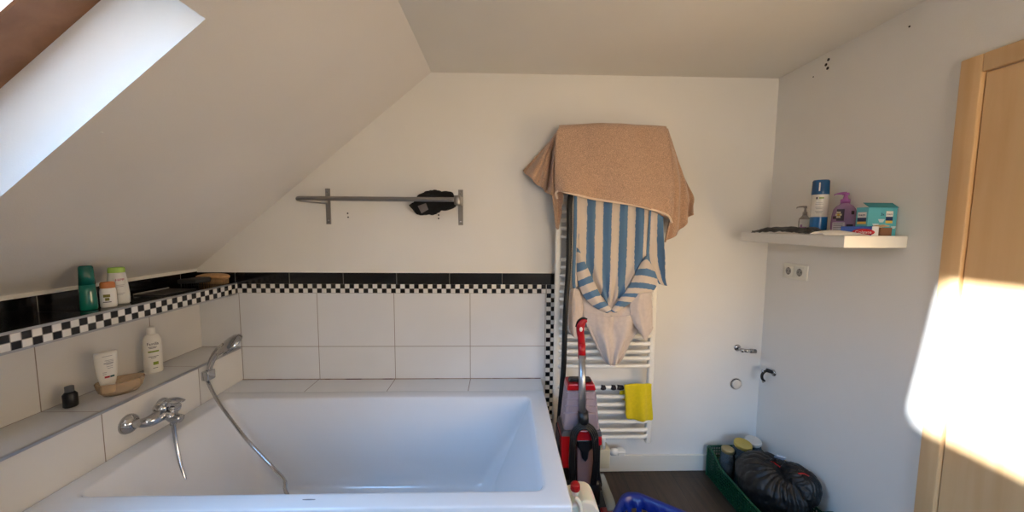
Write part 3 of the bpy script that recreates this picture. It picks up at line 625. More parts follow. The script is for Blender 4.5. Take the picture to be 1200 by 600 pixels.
# floor head, angled out to the right
p0 = Vector((.42, -.38, 0))
mb = MB(); mb.box(.30, .56, -.56, -.27, .012, .085, .02, 3); mb.build('floor_head', M_blackp, cc)
mb = MB(); mb.box(.50, .562, -.565, -.40, .05, .092, .01, 2); mb.build('head_cover', M_red, cc)
mb = MB(); mb.tube([(.525, -.33, .215), (.535, -.38, .175), (.545, -.43, .14), (.548, -.46, .115)], [.016, .022, .026, .024], 12, sub=4, flat=.6); mb.build('nozzle_window', mat('clear_nozzle', (170, 176, 176), .2, trans=.4, ior=1.2), cc)
mb = MB(); mb.box(.31, .51, -.40, -.26, .08, .22, .02, 2); mb.build('lower_housing', M_blackp, cc)
for x in (.305, .565):
    MB().cyl((x - .012, -.29, .045), (x + .012, -.29, .045), .045).build('wheel', M_blackr, cc)
# black corrugated hose hanging at the left rail
mb = MB(); mb.tube([at(670, 222, -.155), at(667.3, 240, -.19), at(667, 270, -.195), at(666.3, 310, -.20), at(664, 345, -.20), at(662, 380, -.205), at(661, 420, -.21), at(659, 450, -.215), at(656.5, 480, -.22), at(655, 510, -.22), at(656, 545, -.24), Vector((.305, -.25, .12))],
        .0135, 12, sub=26, ribs=.14); tag(mb.build('corrugated_hose', M_blackr), 'black corrugated hose hanging down the left side of the radiator', 'hose')

# canister
can = thing('canister', 'white translucent plastic canister with red cap beside the tub', 'canister', (.36, -.70, 0))
M_hdpe = mat('white_hdpe', (226, 220, 204), .35, sub=.3)
Yk = -.70
A = [at(674, 582, Yk), at(677, 576, Yk), at(681, 574, Yk), at(689, 575, Yk), at(694, 578, Yk), at(698, 586, Yk), at(701, 600, Yk)]
zt = A[2].z; cx0 = .262; cx1 = A[-1].x + .01
prof = [(cx0, 0), (cx0, A[0].z)] + [(p.x, p.z) for p in A[1:]] + [(cx1, A[-1].z - .05), (cx1, 0)]
mb = MB(); mb.prism(prof, 1, Yk - .06, Yk + .06, .010); mb.build('body', M_hdpe, can)
mb = MB(); mb.tube([at(674, 583, Yk - .062), at(678, 587, Yk - .068), at(680, 594, Yk - .07), at(681, 604, Yk - .068)], .008, 10, sub=4); mb.build('grip', M_hdpe, can)
pc = at(674, 572, Yk - .02)
mb = MB(); mb.cyl((pc.x, pc.y, pc.z - .025), (pc.x, pc.y, pc.z), .017); mb.build('neck', M_hdpe, can)
mb = MB(); mb.lathe([(.0185, 0), (.0185, .024), (.016, .028), (.001, .028)], Matrix.Translation((pc.x, pc.y, pc.z - .006)), 24)
for k in range(20): a = 2 * PI * k / 20; mb.box(-.001, .001, -.001, .001, .002, .023, M=Matrix.Translation((pc.x + .0187 * math.cos(a), pc.y + .0187 * math.sin(a), pc.z - .006)))
mb.build('cap', M_red, can)

# laundry basket
bk = thing('laundry_basket', 'blue plastic laundry basket with slotted sides on the floor', 'basket', (.60, -.863, 0), rz=math.atan2(-.58, .81))
M_blue = mat('blue_plastic', (16, 38, 116), .3)
def bring(hx, hy, z, r=.09, n=12): return [Vector(p) for p in rrect(-hx, hx, -hy, hy, r, z, n)]
def slotted():
    n_side = 60; zl = [.0, .04, .19, .27]; t = bmesh.new()
    base = [Vector(p) for p in rrect(-1, 1, -1, 1, .1, 0)]
    def ring(hx, hy, z, N=144):
        P = rrect(-hx, hx, -hy, hy, .08, z, 10); out = []; Ls = [0]
        for i in range(len(P)): Ls.append(Ls[-1] + (Vector(P[(i + 1) % len(P)]) - Vector(P[i])).length)
        for k in range(N):
            d = Ls[-1] * k / N; i = max(j for j in range(len(P)) if Ls[j] <= d); f = (d - Ls[i]) / (Ls[i + 1] - Ls[i] + 1e-9); out.append(Vector(P[i]).lerp(Vector(P[(i + 1) % len(P)]), f))
        return out
    rr = [ring(.155, .23, 0), ring(.16, .236, .03), ring(.17, .247, .08), ring(.185, .262, .16), ring(.192, .27, .215), ring(.2, .28, .262), ring(.214, .294, .268), ring(.216, .296, .262), ring(.215, .295, .250)]
    V = [[t.verts.new(p) for p in r] for r in rr]; N = 144
    for j in range(len(V) - 1):
        for i in range(N):
            if (j in (2, 3)) and (i % 4 in (1, 2)): continue
            t.faces.new((V[j][i], V[j][(i + 1) % N], V[j + 1][(i + 1) % N], V[j + 1][i]))
    t.faces.new(V[0][::-1]); bmesh.ops.recalc_face_normals(t, faces=t.faces); return t
mb = MB(); mb._new(slotted(), None, True); o = mb.build('basket_shell', M_blue, bk, solid=.0035, local=True)

# ------------------------------------------------------------------ green crate with its contents
crate = thing('plastic_crate', 'green slatted plastic crate on the floor in the back right corner', 'crate', (1.405, -.33, 0))
M_green = mat('green_plastic', (18, 74, 46), .4)
KX0, KX1, KY0, KY1, KH = 1.262, 1.562, -.585, -.05, .185
def grid(mb, u0, u1, z0f, z1f, plane, val, th, nu, nv):
    """open lattice wall; z1f(u) gives its top"""
    def bx(a0, a1, z0, z1):
        if plane == 'x': mb.box(val - th / 2, val + th / 2, a0, a1, z0, z1)
        else: mb.box(a0, a1, val - th / 2, val + th / 2, z0, z1)
    for k in range(nu + 1): u = u0 + (u1 - u0) * k / nu; bx(u - .002, u + .002, z0f, z1f(u))
    for k in range(nv):
        z = z0f + .02 + k * .018
        seg = [u0 + (u1 - u0) * i / 16 for i in range(17)]
        for a, b in zip(seg, seg[1:]):
            if z < min(z1f(a), z1f(b)): bx(a, b, z - .002, z + .002)
def ztop(y):
    t = (y - KY0) / (KY1 - KY0)
    def sm(a, b, x): f = min(1, max(0, (x - a) / (b - a))); return f * f * (3 - 2 * f)
    return KH - .055 * sm(.0, .16, t) * (1 - sm(.70, .98, t)) - .0
for X in (KX0, KX1):
    mb = MB(); grid(mb, KY0, KY1, 0, ztop, 'x', X, .004, 34, 9); mb.build('side_wall', M_green, crate)
    mb = MB(); P = [(X, KY0 + (KY1 - KY0) * k / 30, ztop(KY0 + (KY1 - KY0) * k / 30)) for k in range(31)]; mb.tube(P, .0065, 8); mb.build('rim', M_green, crate)
for Y in (KY0, KY1):
    mb = MB(); grid(mb, KX0, KX1, 0, lambda u: KH, 'y', Y, .004, 20, 9); mb.build('end_wall', M_green, crate)
    mb = MB(); mb.tube([(KX0, Y, KH), (KX1, Y, KH)], .0065, 8); mb.build('rim', M_green, crate)
mb = MB(); mb.box(KX0, KX1, KY0, KY1, .0, .006)
for x in (KX0, KX1):
    for y in (KY0, KY1): mb.box(x - .008, x + .008, y - .008, y + .008, 0, KH - .002, .003, 1)
mb.build('base', M_green, crate)
M_gold = mat('gold_lid', (196, 176, 96), .32, .8); M_glassj = mat('jar_glass', (120, 130, 136), .1, trans=.6, ior=1.3); M_food = mat('dark_contents', (40, 36, 34), .6)
def jar(x, y, z, r, h, tilt, label, lidm, conm, lidr=None):
    t = thing('glass_jar', label, 'jar', (x, y, z), rot=tilt)
    mb = MB(); mb.lathe([(.001, 0), (r * .95, 0), (r, .006), (r, h * .72), (r * .90, h * .88), (r * .88, h * .985)], n=32); mb.build('jar_body', M_glassj, t, local=True)
    mb = MB(); mb.lathe([(.001, .004), (r * .9, .004), (r * .93, h * .6), (.001, h * .62)], n=24); mb.build('contents', conm, t, local=True)
    lr = lidr or r * .92
    mb = MB(); mb.lathe([(lr, h - .016), (lr * 1.02, h - .013), (lr * 1.02, h), (lr * .98, h + .003), (lr * .85, h + .001), (.001, h + .001)], n=40, cap=False); mb.build('lid', lidm, t, local=True)
    return t
jar(1.318, -.135, .008, .036, .222, (.06, 0, 0), 'small glass jar with dull gold lid at the left end of the green crate', mat('dull_gold_lid', (168, 150, 106), .35, .7), M_food)
jar(1.400, -.115, .008, .050, .262, (.16, .0, 0), 'larger glass jar with yellow gold lid in the green crate', M_gold, M_food)
jar(1.505, -.100, .050, .046, .215, (.10, -.10, 0), 'glass jar with pale lid leaning in the corner behind the black bag', mat('white_lid', (206, 200, 190), .4), mat('pale_contents', (190, 184, 176), .7))
# rubbish bag
M_bag = mat('black_bin_bag', (19, 17, 16), .45, bump=.2, bscale=40)
def bagmesh(c, rx, ry, rz, kx, kz, seed, nf=22, amp=.085):
    t = bmesh.new(); bmesh.ops.create_icosphere(t, subdivisions=6, radius=1); K = Vector((kx, -.45, kz)).normalized()
    ex = K.orthogonal().normalized(); ey = K.cross(ex)
    for v in t.verts:
        q = v.co.normalized(); d = q.dot(K); ang = math.atan2(q.dot(ey), q.dot(ex)); pol = math.acos(max(-1, min(1, d)))
        w = math.exp(-((pol - .55) / .6) ** 2)
        f = abs(math.sin(ang * nf / 2 + 2.5 * noise.noise(q * 2 + Vector((seed, 0, 0))))) ** .6 - .6
        dis = 1 + amp * f * w * 1.5 + .10 * noise.noise(q * 1.6 + Vector((seed, 1, 2))) + (.03 * noise.noise(q * 4 + Vector((seed, 3, 1)))) + .008 * (1 - abs(noise.noise(q * 9 + Vector((0, seed, 0)))) * 4)
        if pol < .35: dis *= .86 + .14 * (pol / .35)
        p = Vector((q.x * rx, q.y * ry, q.z * rz)) * dis
        if p.z < -rz * .75: p.z = -rz * .75 + (p.z + rz * .75) * .2
        v.co = c + p
    return t
from mathutils.bvhtree import BVHTree
bagT = thing('bin_bag', 'knotted black plastic bin bag filling the green crate', 'rubbish bag', (1.42, -.36, .02))
bc = Vector((1.412, -.372, .165))
mb = MB(); mb._new(bagmesh(bc, .148, .190, .150, .1, 1.0, 3.1), None, True)
mb._new(bagmesh(Vector((1.480, -.455, .236)), .084, .100, .098, .0, 1, 7.7, 13, .05), None, True)
bvh = BVHTree.FromBMesh(mb.b)
def onbag(x, y, lift=.003):
    d = (at(x, y, 0) - CAM).normalized(); h = bvh.ray_cast(CAM, d)
    return h[0] - d * lift if h[0] else at(x, y, -.4)
mb.build('bag', M_bag, bagT)
mb = MB(); kp = onbag(908, 541)
for k in range(7):
    a = k * .9; d = Vector((math.cos(a) * .05, math.sin(a) * .03 - .01, .008 + .012 * (k % 3)))
    mb.tube([kp, kp + d * .5 + Vector((0, 0, .010)), kp + d], [.009, .007, .003], 8, sub=3, flat=.5)
mb.build('knot', M_bag, bagT)
M_redp = mat('red_drawstring', (178, 24, 24), .4)
for px_ in (((902, 540), (908, 543), (914, 547)), ((936, 555), (942, 555), (948, 558))):
    mb = MB(); mb.tube([onbag(*q_) for q_ in px_], .0045, 8, sub=4, flat=.5); mb.build('drawstring', M_redp, bagT, label='red drawstring of the bag')
p = onbag(914, 536, .012)
mb = MB(); mb.box(-.022, .022, -.004, .004, -.014, .014, .002, 1, Matrix.Translation(p) @ Euler((.7, .2, -.3)).to_matrix().to_4x4()); tag(mb.build('crumpled_wrapper', mat('silver_wrapper', (186, 194, 206), .3, .3)), 'small silvery wrapper lying on top of the black bin bag', 'wrapper')

# ------------------------------------------------------------------ shelf on the right wall
SZ = 1.487
sh = tag(MB().box(1.332, XR - .001, -.750, -.131, SZ - .047, SZ, .0012, 1).build('wall_shelf', mat('shelf_laminate', (228, 226, 220), .4)), 'white floating shelf on the right wall holding toiletries', 'shelf')
M_sock = mat('socket_plastic', (232, 229, 218), .3)
sk = thing('double_socket', 'white double wall socket under the floating shelf', 'socket', (XR, -.22, 1.278))
mb = MB(); mb.box(XR - .009, XR, -.303, -.137, 1.238, 1.320, .004, 3); mb.build('frame', M_sock, sk)
for y in (-.182, -.257):
    Ms = Matrix.Translation((XR - .009, y, 1.279)) @ Matrix.Rotation(-PI / 2, 4, 'Y')
    mb = MB(); mb.box(-.029, .029, -.029, .029, .0, .0025, .003, 2, Ms); mb.lathe([(.0225, .0022), (.0225, .0042), (.0205, .0042), (.0203, .0026)], Ms, cap=False); ins = mb.build('insert', M_sock, sk)
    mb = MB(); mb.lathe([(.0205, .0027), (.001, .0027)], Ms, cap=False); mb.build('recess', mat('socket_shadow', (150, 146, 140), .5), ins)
    mb = MB()
    for d in (-.0095, .0095): mb.lathe([(.0032, .0025), (.0032, .0033), (.001, .0033)], Ms @ Matrix.Translation((0, d, 0)), n=12)
    for d in (-.0175, .0175): mb.box(-.003 + d, .003 + d, -.003, .003, .0025, .004, M=Ms)
    mb.build('contact', mat('contact_dark', (30, 28, 28), .4), ins)

def face_cam(p): return math.atan2(p[1] - CAM.y, p[0] - CAM.x) - PI / 2      # so that local -y looks towards the camera side
M_lbl = mat('label_white', (226, 224, 220), .4); M_ink = mat('ink_dark', (40, 36, 60), .5); M_inkg = mat('ink_grey', (140, 138, 140), .5)
# blue spray can
p = at(958.5, 265, -.42); p.z = SZ
t = thing('spray_can', 'tall blue and white spray can on the wall shelf', 'spray can', p, face_cam(p)); t.scale = (.95, .95, 1.12)
r = .0345
mb = MB(); mb.lathe([(r * .9, 0), (r, .004), (r, .165), (r * .96, .171), (.001, .171)], n=36); mb.build('can_body', mat('can_white', (222, 218, 212), .25, coat=.4), t, local=True)
mb = MB(); mb.lathe([(r + .0006, .004), (r + .0006, .072)], n=36, cap=False); mb.build('blue_band', mat('can_blue', (24, 104, 170), .25, coat=.4), t, local=True)
mb = MB(); mb.lathe([(r + .0012, .166), (r + .0016, .170), (r * 1.0, .222), (r * .9, .227), (.001, .227)], n=36); mb.build('cap', mat('cap_blue', (8, 74, 122), .25), t, local=True)
mb = MB()
patch(mb, r + .002, r + .002, -.2, -.05, .180, .215); mb.build('cap_stripe', M_lbl, t, local=True)
mb = MB()
for z, w in ((.131, .5), (.124, .6), (.111, .62), (.105, .5), (.094, .6), (.088, .45)): patch(mb, r, r, -w * .8, w * .7, z, z + .0022)
mb.build('small_print', M_inkg, t, local=True)
mb = MB(); patch(mb, r, r, -.1, .45, .148, .154); mb.build('green_print', mat('ink_green', (120, 150, 50), .5), t, local=True)
mb = MB(); patch(mb, r, r, -.45, -.25, .146, .155); mb.build('dark_print', M_ink, t, local=True)
# little pump bottle (left)
p = at(942, 268, -.30); p.z = SZ
def pump(h, t, m, r0):
    mb = MB(); mb.lathe([(r0, h), (r0, h + .016), (r0 * .6, h + .018), (r0 * .42, h + .030), (r0 * .42, h + .036)], n=20)
    mb.tube([(0.002, 0, h + .040), (-.012, 0, h + .042), (-.034, 0, h + .040), (-.040, 0, h + .034)], [r0 * .7, r0 * .5, .004, .003], 10, sub=4, flat=.7)
    mb.lathe([(r0 * .7, h + .034), (r0 * .7, h + .044), (.001, h + .045)], n=20); return mb.build('pump', m, t, local=True)
t = thing('soap_dispenser', 'small clear pump bottle with white and violet label left of the spray can', 'pump bottle', p, face_cam(p)); t.scale = (.9, .9, 1.12)
mb = MB(); mb.lathe([(.022, 0), (.025, .004), (.026, .055), (.024, .068), (.013, .078), (.011, .082)], n=28, sx=1.05, sy=.75); mb.build('bottle', mat('clear_soap', (196, 186, 176), .15, trans=.5, ior=1.3), t, local=True)
mb = MB(); patch(mb, .0272, .0195, -.9, .9, .008, .064, n=14); mb.build('label', M_lbl, t, local=True)
mb = MB(); patch(mb, .0274, .0197, -.9, .4, .012, .030, .001, 14); patch(mb, .0274, .0197, -.7, -.3, .030, .040, .001, 6); mb.build('violet_print', mat('violet_ink', (160, 110, 160), .5), t, local=True)
pump(.080, t, mat('clear_pump', (204, 196, 188), .25, trans=.3), .011)
# violet pump bottle
p = at(988, 268, -.50); p.z = SZ
t = thing('soap_dispenser', 'violet pump soap bottle with flower print in the middle of the shelf', 'pump bottle', p, face_cam(p)); t.scale = (1, 1, 1.06)
M_vio = mat('violet_bottle', (168, 132, 172), .25, coat=.3)
mb = MB(); mb.lathe([(.040, 0), (.044, .006), (.045, .04), (.043, .08), (.038, .108), (.028, .122), (.017, .130), (.016, .136)], n=36, sx=1.02, sy=.68); mb.build('bottle', M_vio, t, local=True)
o = pump(.134, t, mat('violet_pump', (150, 84, 150), .3), .0175)
mb = MB(); RX, RY = .0465, .0312
patch(mb, RX, RY, -.95, .1, .014, .052, n=12); mb.build('label', mat('label_lilac', (214, 206, 214), .4), t, local=True)
mb = MB(); patch(mb, RX, RY, -.95, -.1, .066, .078, n=10); patch(mb, RX - .001, RY, -.6, .0, .058, .108, n=6); patch(mb, RX, RY, .2, .75, .018, .044, n=6); patch(mb, RX - .003, RY - .001, .55, .85, .085, .1, n=4); mb.build('dark_print', mat('plum_ink', (58, 40, 56), .5), t, local=True)
mb = MB()
for k in range(6): a = k * PI / 3; x, z = -.42 + .17 * math.cos(a), .084 + .011 * math.sin(a); patch(mb, RX, RY, x - .08, x + .08, z - .004, z + .004, .0016, 3)
mb.build('flower_print', mat('cream_ink', (226, 212, 170), .5), t, local=True)
mb = MB(); patch(mb, RX, RY, -.50, -.34, .080, .088, .0022, 3); mb.build('flower_centre', mat('yellow_ink', (212, 166, 40), .5), t, local=True)
mb = MB(); patch(mb, RX, RY, .45, .62, .016, .024, .0016, 3); mb.build('green_print', mat('lime_ink', (150, 176, 60), .5), t, local=True)
mb = MB()
for z in (.044, .036, .028, .020): patch(mb, RX, RY, -.8, -.05, z, z + .003, .0014, 6)
mb.build('small_print', M_inkg, t, local=True)
# lamp carton
M_teal = mat('teal_card', (88, 172, 186), .45); M_tealD = mat('teal_card_dark', (44, 128, 136), .5)
a, b = at(1016, 272, -.705), at(1049.5, 273, -.705); wd = b.x - a.x; hh = .114; dp = .052
t = thing('bulb_carton', 'teal light bulb carton with open lid at the right of the shelf', 'carton', (a.x, -.705, SZ), 0)
mb = MB(); mb.box(0, wd, 0, dp, 0, hh, .0008, 1); mb.build('carton', M_teal, t, local=True)
mb = MB(); mb.box(-.002, wd + .001, -.004, .030, 0, .0015, M=Matrix.Translation((0, 0, hh)) @ Matrix.Rotation(.62, 4, 'X')); mb.build('lid_flap', M_tealD, t, local=True)
M_navy = mat('navy_ink', (16, 44, 92), .5); M_yel = mat('yellow_band', (222, 186, 90), .5)
def badge(M, w):
    mb = MB(); mb.box(-w / 2, w / 2, -.0006, 0, .026, .048, M=M); mb.build('badge', M_lbl, t, local=True)
    mb = MB(); mb.box(-w / 2, w / 2, -.0007, 0, .010, .026, M=M); mb.build('badge_band', M_navy, t, local=True)
    mb = MB(); mb.box(-w / 2, w / 2, -.0007, 0, .000, .010, M=M); mb.build('badge_stripe', M_yel, t, local=True)
    text('PHILIPS', w * .25, M_navy, t, M @ Matrix.Translation((0, -.0009, .033)) @ Matrix.Rotation(PI / 2, 4, 'X'))
badge(Matrix.Translation((wd * .73, 0, .050)), .028)
badge(Matrix.Translation((0, dp * .5, .046)) @ Matrix.Rotation(-PI / 2, 4, 'Z'), .036)
text('3x', .016, M_navy, t, Matrix.Translation((wd * .48, -.001, .080)) @ Matrix.Rotation(PI / 2, 4, 'X'))
M_lampp = mat('lamp_print', (196, 212, 218), .5)
for x, z, k in ((.46, .066, 1), (.27, .048, 1), (.42, .036, .8), (.90, .038, .8)):
    x *= wd; k *= .014; MB().prism([(x - k, z), (x + k, z), (x + k * .45, z - k * .9), (x - k * .45, z - k * .9)], 1, -.0009, 0).build('lamp_print', M_lampp, t, local=True)
# dark foil packet, white wipes packet, toothpaste carton, little cardboard box, hair clip
mb = MB()
mb.sheet([[(1.340, -.20, SZ + .002), (1.352, -.20, SZ + .010), (1.368, -.21, SZ + .010), (1.382, -.20, SZ + .003)],
          [(1.340, -.33, SZ + .008), (1.352, -.32, SZ + .026), (1.368, -.33, SZ + .028), (1.382, -.33, SZ + .012)],
          [(1.340, -.45, SZ + .010), (1.352, -.45, SZ + .026), (1.368, -.44, SZ + .030), (1.382, -.45, SZ + .012)],
          [(1.342, -.53, SZ + .006), (1.365, -.54, SZ + .022), (1.400, -.55, SZ + .026), (1.425, -.54, SZ + .006)],
          [(1.345, -.585, SZ + .003), (1.370, -.60, SZ + .010), (1.410, -.60, SZ + .014), (1.440, -.59, SZ + .003)]], 7, 7)
for v in mb.b.verts: v.co.z = max(SZ + .002, v.co.z + .008 * noise.noise(v.co * 40) + .004 * noise.noise(v.co * 110))
tag(mb.build('foil_packet', mat('dark_foil', (20, 26, 34), .25), solid=.002), 'crinkled dark packet lying flat along the shelf front', 'packet')
wp = thing('wipes_packet', 'flat white soft packet lying at the front edge of the shelf', 'packet', (1.40, -.70, SZ))
mb = MB(); a, b = at(964, 271, -.725), at(1016, 272, -.725)
mb.sheet([[(a.x, -.735, SZ + .003), ((a.x * 2 + b.x) / 3, -.742, SZ + .003), ((a.x + 2 * b.x) / 3, -.742, SZ + .003), (b.x, -.735, SZ + .003)],
          [(a.x - .004, -.715, SZ + .012), ((a.x * 2 + b.x) / 3, -.72, SZ + .018), ((a.x + 2 * b.x) / 3, -.72, SZ + .014), (b.x, -.715, SZ + .004)],
          [(a.x - .002, -.69, SZ + .013), ((a.x * 2 + b.x) / 3, -.69, SZ + .019), ((a.x + 2 * b.x) / 3, -.69, SZ + .014), (b.x, -.69, SZ + .004)],
          [(a.x, -.665, SZ + .004), ((a.x * 2 + b.x) / 3, -.665, SZ + .005), ((a.x + 2 * b.x) / 3, -.665, SZ + .004), (b.x, -.665, SZ + .003)]], 8, 6, wr=0)
mb.build('pouch', mat('white_film', (222, 218, 214), .3, bump=.2, bscale=60), wp, solid=.002)
tp = thing('toothpaste_carton', 'blue and red toothpaste carton lying behind the white packet', 'carton', at(985, 270, -.62), 0)
tp.location.z = SZ + .001; a, b = at(985, 270, -.64), at(1029, 272, -.735); tp.location = (a.x, a.y, SZ + .0005); ln = math.hypot(b.x - a.x, b.y - a.y); tp.rotation_euler = (0, 0, math.atan2(b.y - a.y, b.x - a.x))
mb = MB(); mb.box(0, ln, 0, .030, 0, .036, .0008, 1); mb.build('carton', mat('toothpaste_blue', (24, 66, 150), .35), tp, local=True)
mb = MB(); mb.box(ln - .018, ln + .0004, -.0005, .0305, -.0001, .0365); mb.build('carton_end', M_lbl, tp, local=True)
mb = MB(); mb.lathe([(.001, 0), (.034, 0), (.034, .0006), (.001, .0006)], Matrix.Translation((ln * .62, 0, .013)) @ Matrix.Rotation(PI / 2, 4, 'X'), sy=.40, n=32); mb.build('red_oval', mat('toothpaste_red', (190, 22, 40), .35), tp, local=True)
text('Colgate', .016, M_lbl, tp, Matrix.Translation((ln * .62, -.0012, .008)) @ Matrix.Rotation(PI / 2, 4, 'X'))
a, b = at(1031, 272, -.738), at(1045, 272, -.738)
kb = thing('cardboard_box', 'small open brown cardboard box at the right end of the shelf', 'box', (a.x, -.738, SZ))
w = b.x - a.x
mb = MB(); mb.box(0, w, 0, .0015, 0, .032); mb.box(0, w, .0285, .03, 0, .032); mb.box(0, .0015, 0, .03, 0, .032); mb.box(w - .0015, w, 0, .03, 0, .032); mb.box(0, w, 0, .03, 0, .0015); mb.build('box_body', mat('brown_card', (122, 88, 66), .7), kb, local=True)
mb = MB(); mb.box(-.001, w * .8, 0, .026, 0, .001, M=Matrix.Translation((0, 0, .033)) @ Euler((.25, -.12, 0)).to_matrix().to_4x4()); mb.build('flap', mat('pale_card', (222, 184, 140), .7), kb, local=True)
mb = MB(); mb.tube([(1.352, -.19, SZ + .006), (1.365, -.20, SZ + .007), (1.378, -.20, SZ + .005)], [.005, .0035, .002], 8, sub=3); tag(mb.build('hair_clip', mat('brown_metal', (84, 66, 52), .3, .6)), 'tiny dark hair clip at the far left end of the shelf', 'hair clip')

# ------------------------------------------------------------------ pipe stubs on the walls
p = at(864, 407.5, 0)
v1 = thing('angle_valve', 'chrome angle valve stub on the back wall by the corner', 'valve', (p.x, 0, p.z))
mb = MB(); mb.lathe([(.021, 0), (.021, .003), (.012, .010)], Matrix.Translation((p.x, 0, p.z)) @ Matrix.Rotation(PI / 2, 4, 'X'), 24); mb.build('rosette', M_chrome, v1)
mb = MB(); mb.cyl((p.x, -.005, p.z), (p.x, -.05, p.z), .0095); mb.ball((p.x, -.05, p.z), .013); mb.cyl((p.x, -.05, p.z), (p.x + .072, -.052, p.z - .004), .0098); mb.build('valve_body', M_chrome, v1)
mb = MB(); mb.cyl((p.x + .045, -.0515, p.z - .002), (p.x + .078, -.052, p.z - .004), .0125); mb.build('nut', M_steel, v1)
p = at(862, 449.5, 0)
d1 = thing('drain_stub', 'capped round drain opening with dark ring on the back wall', 'drain', (p.x, 0, p.z))
Md = Matrix.Translation((p.x, 0, p.z)) @ Matrix.Rotation(PI / 2, 4, 'X')
mb = MB(); mb.lathe([(.0385, -.002), (.038, .0015), (.030, .0018), (.001, .0018)], Md, 36); mb.build('filler_ring', mat('filler', (214, 210, 200), .8), d1)
mb = MB(); mb.lathe([(.033, .0016), (.033, .004), (.028, .004), (.028, .0016)], Md, 36); mb.build('rubber_ring', mat('dark_ring', (70, 58, 52), .6), d1)
mb = MB(); mb.lathe([(.0285, .001), (.0285, .009), (.026, .011), (.001, .011)], Matrix.Translation((.003, 0, -.002)) @ Md, 36); mb.build('cap', mat('cap_cream', (222, 212, 198), .5), d1)
h0 = Vector((XR, -.095, .660))
hk = thing('pipe_clamp', 'open black and chrome pipe clamp on the right wall', 'pipe clamp', h0)
mb = MB(); P = []
for k in range(13):
    a = math.radians(70 + 190 * k / 12); P.append((XR - .045, -.085 + .040 * math.cos(a) * -1 * -1, .640 + .036 * math.sin(a)))
P = [(XR - .045, -.085 + .036 * math.cos(math.radians(60 + 190 * k / 12)) * 1.0, .640 + .034 * math.sin(math.radians(60 + 190 * k / 12))) for k in range(13)]
P = [(XR - .03 - .036 * (1 - math.cos(0)) + .030 * math.cos(math.radians(75 + 170 * k / 12)), -.10, .645 + .032 * math.sin(math.radians(75 + 170 * k / 12))) for k in range(13)]
mb.tube(P, .0075, 10); mb.build('clamp_ring', M_blackp, hk)
mb = MB(); mb.cyl((XR, -.11, .672), (XR - .036, -.10, .682), .011); mb.build('stub', M_blackp, hk)
mb = MB(); mb.lathe([(.020, 0), (.020, .003), (.012, .009)], Matrix.Translation((XR, -.112, .670)) @ Matrix.Rotation(-PI / 2, 4, 'Y'), 24); mb.build('rosette', M_chrome, hk)
mb = MB(); mb.ball((XR - .058, -.10, .676), .008); mb.ball((XR - .05, -.10, .612), .007); mb.build('screw', M_chrome, hk)

# ------------------------------------------------------------------ toiletries on the upper black shelf
UZ = 1.180
def put(px, py, Z, Xmin=XN + .01, Xmax=XF - .01):
    q = atz(px, py, Z); q.x = min(max(q.x, Xmin), Xmax); return q
p = Vector((-1.603, -.700, UZ))
t = thing('shampoo_bottle', 'tall dark green shampoo bottle at the left end of the black shelf', 'bottle', p, face_cam(p)); t.scale = (.85, .85, .88)
M_gr = mat('green_bottle', (8, 108, 92), .2, coat=.5)
mb = MB(); mb.lathe([(.0265, 0), (.0288, .005), (.0285, .04), (.0272, .08), (.0262, .112)], n=32, sy=.75); mb.build('bottle', M_gr, t, local=True)
mb = MB(); mb.lathe([(.0263, .112), (.0250, .150), (.0232, .190), (.019, .196), (.001, .197)], n=32, sy=.75); mb.build('cap', mat('green_cap', (12, 92, 82), .2), t, local=True)
p = Vector((-1.585, -.645, UZ))
t = thing('deodorant_stick', 'short white roll-on deodorant with orange cap on the black shelf', 'deodorant', p, face_cam(p)); t.scale = (1.05, 1.05, 1.15)
mb = MB(); mb.lathe([(.021, 0), (.0225, .004), (.0225, .055), (.021, .063), (.019, .068)], n=28, sy=.8); mb.build('bottle', M_lbl, t, local=True)
mb = MB(); mb.lathe([(.0205, .067), (.021, .070), (.0205, .084), (.017, .088), (.001, .089)], n=28, sy=.8); mb.build('cap', mat('orange_cap', (190, 118, 68), .4), t, local=True)
mb = MB(); patch(mb, .0228, .0183, -.6, .2, .036, .046); patch(mb, .0228, .0183, -.4, .1, .024, .034); mb.build('olive_print', mat('olive_ink', (120, 116, 50), .5), t, local=True)
mb = MB(); patch(mb, .0228, .0183, -.7, .3, .018, .0205); mb.build('small_print', M_ink, t, local=True)
p = Vector((-1.600, -.592, UZ))
t = thing('shower_gel', 'white shower gel bottle with lime green cap on the black shelf', 'bottle', p, face_cam(p))
mb = MB(); mb.lathe([(.030, 0), (.034, .006), (.0345, .04), (.031, .085), (.026, .128), (.025, .132)], n=32, sy=.6); mb.build('bottle', mat('milky_bottle', (208, 208, 202), .3), t, local=True)
mb = MB(); mb.lathe([(.0255, .132), (.026, .134), (.0255, .150), (.023, .154), (.001, .154)], n=32, sy=.6); mb.build('cap', mat('lime_cap', (158, 196, 90), .35), t, local=True)
text('HiPP', .014, mat('magenta_ink', (168, 20, 80), .5), t, wrap=(.0305, .0183), z0=.098, a0=.25)
mb = MB()
for z, w in ((.080, .6), (.074, .5), (.046, .6), (.040, .4)): patch(mb, .0335, .0202, -.1, w, z, z + .0018)
mb.build('small_print', M_inkg, t, local=True)
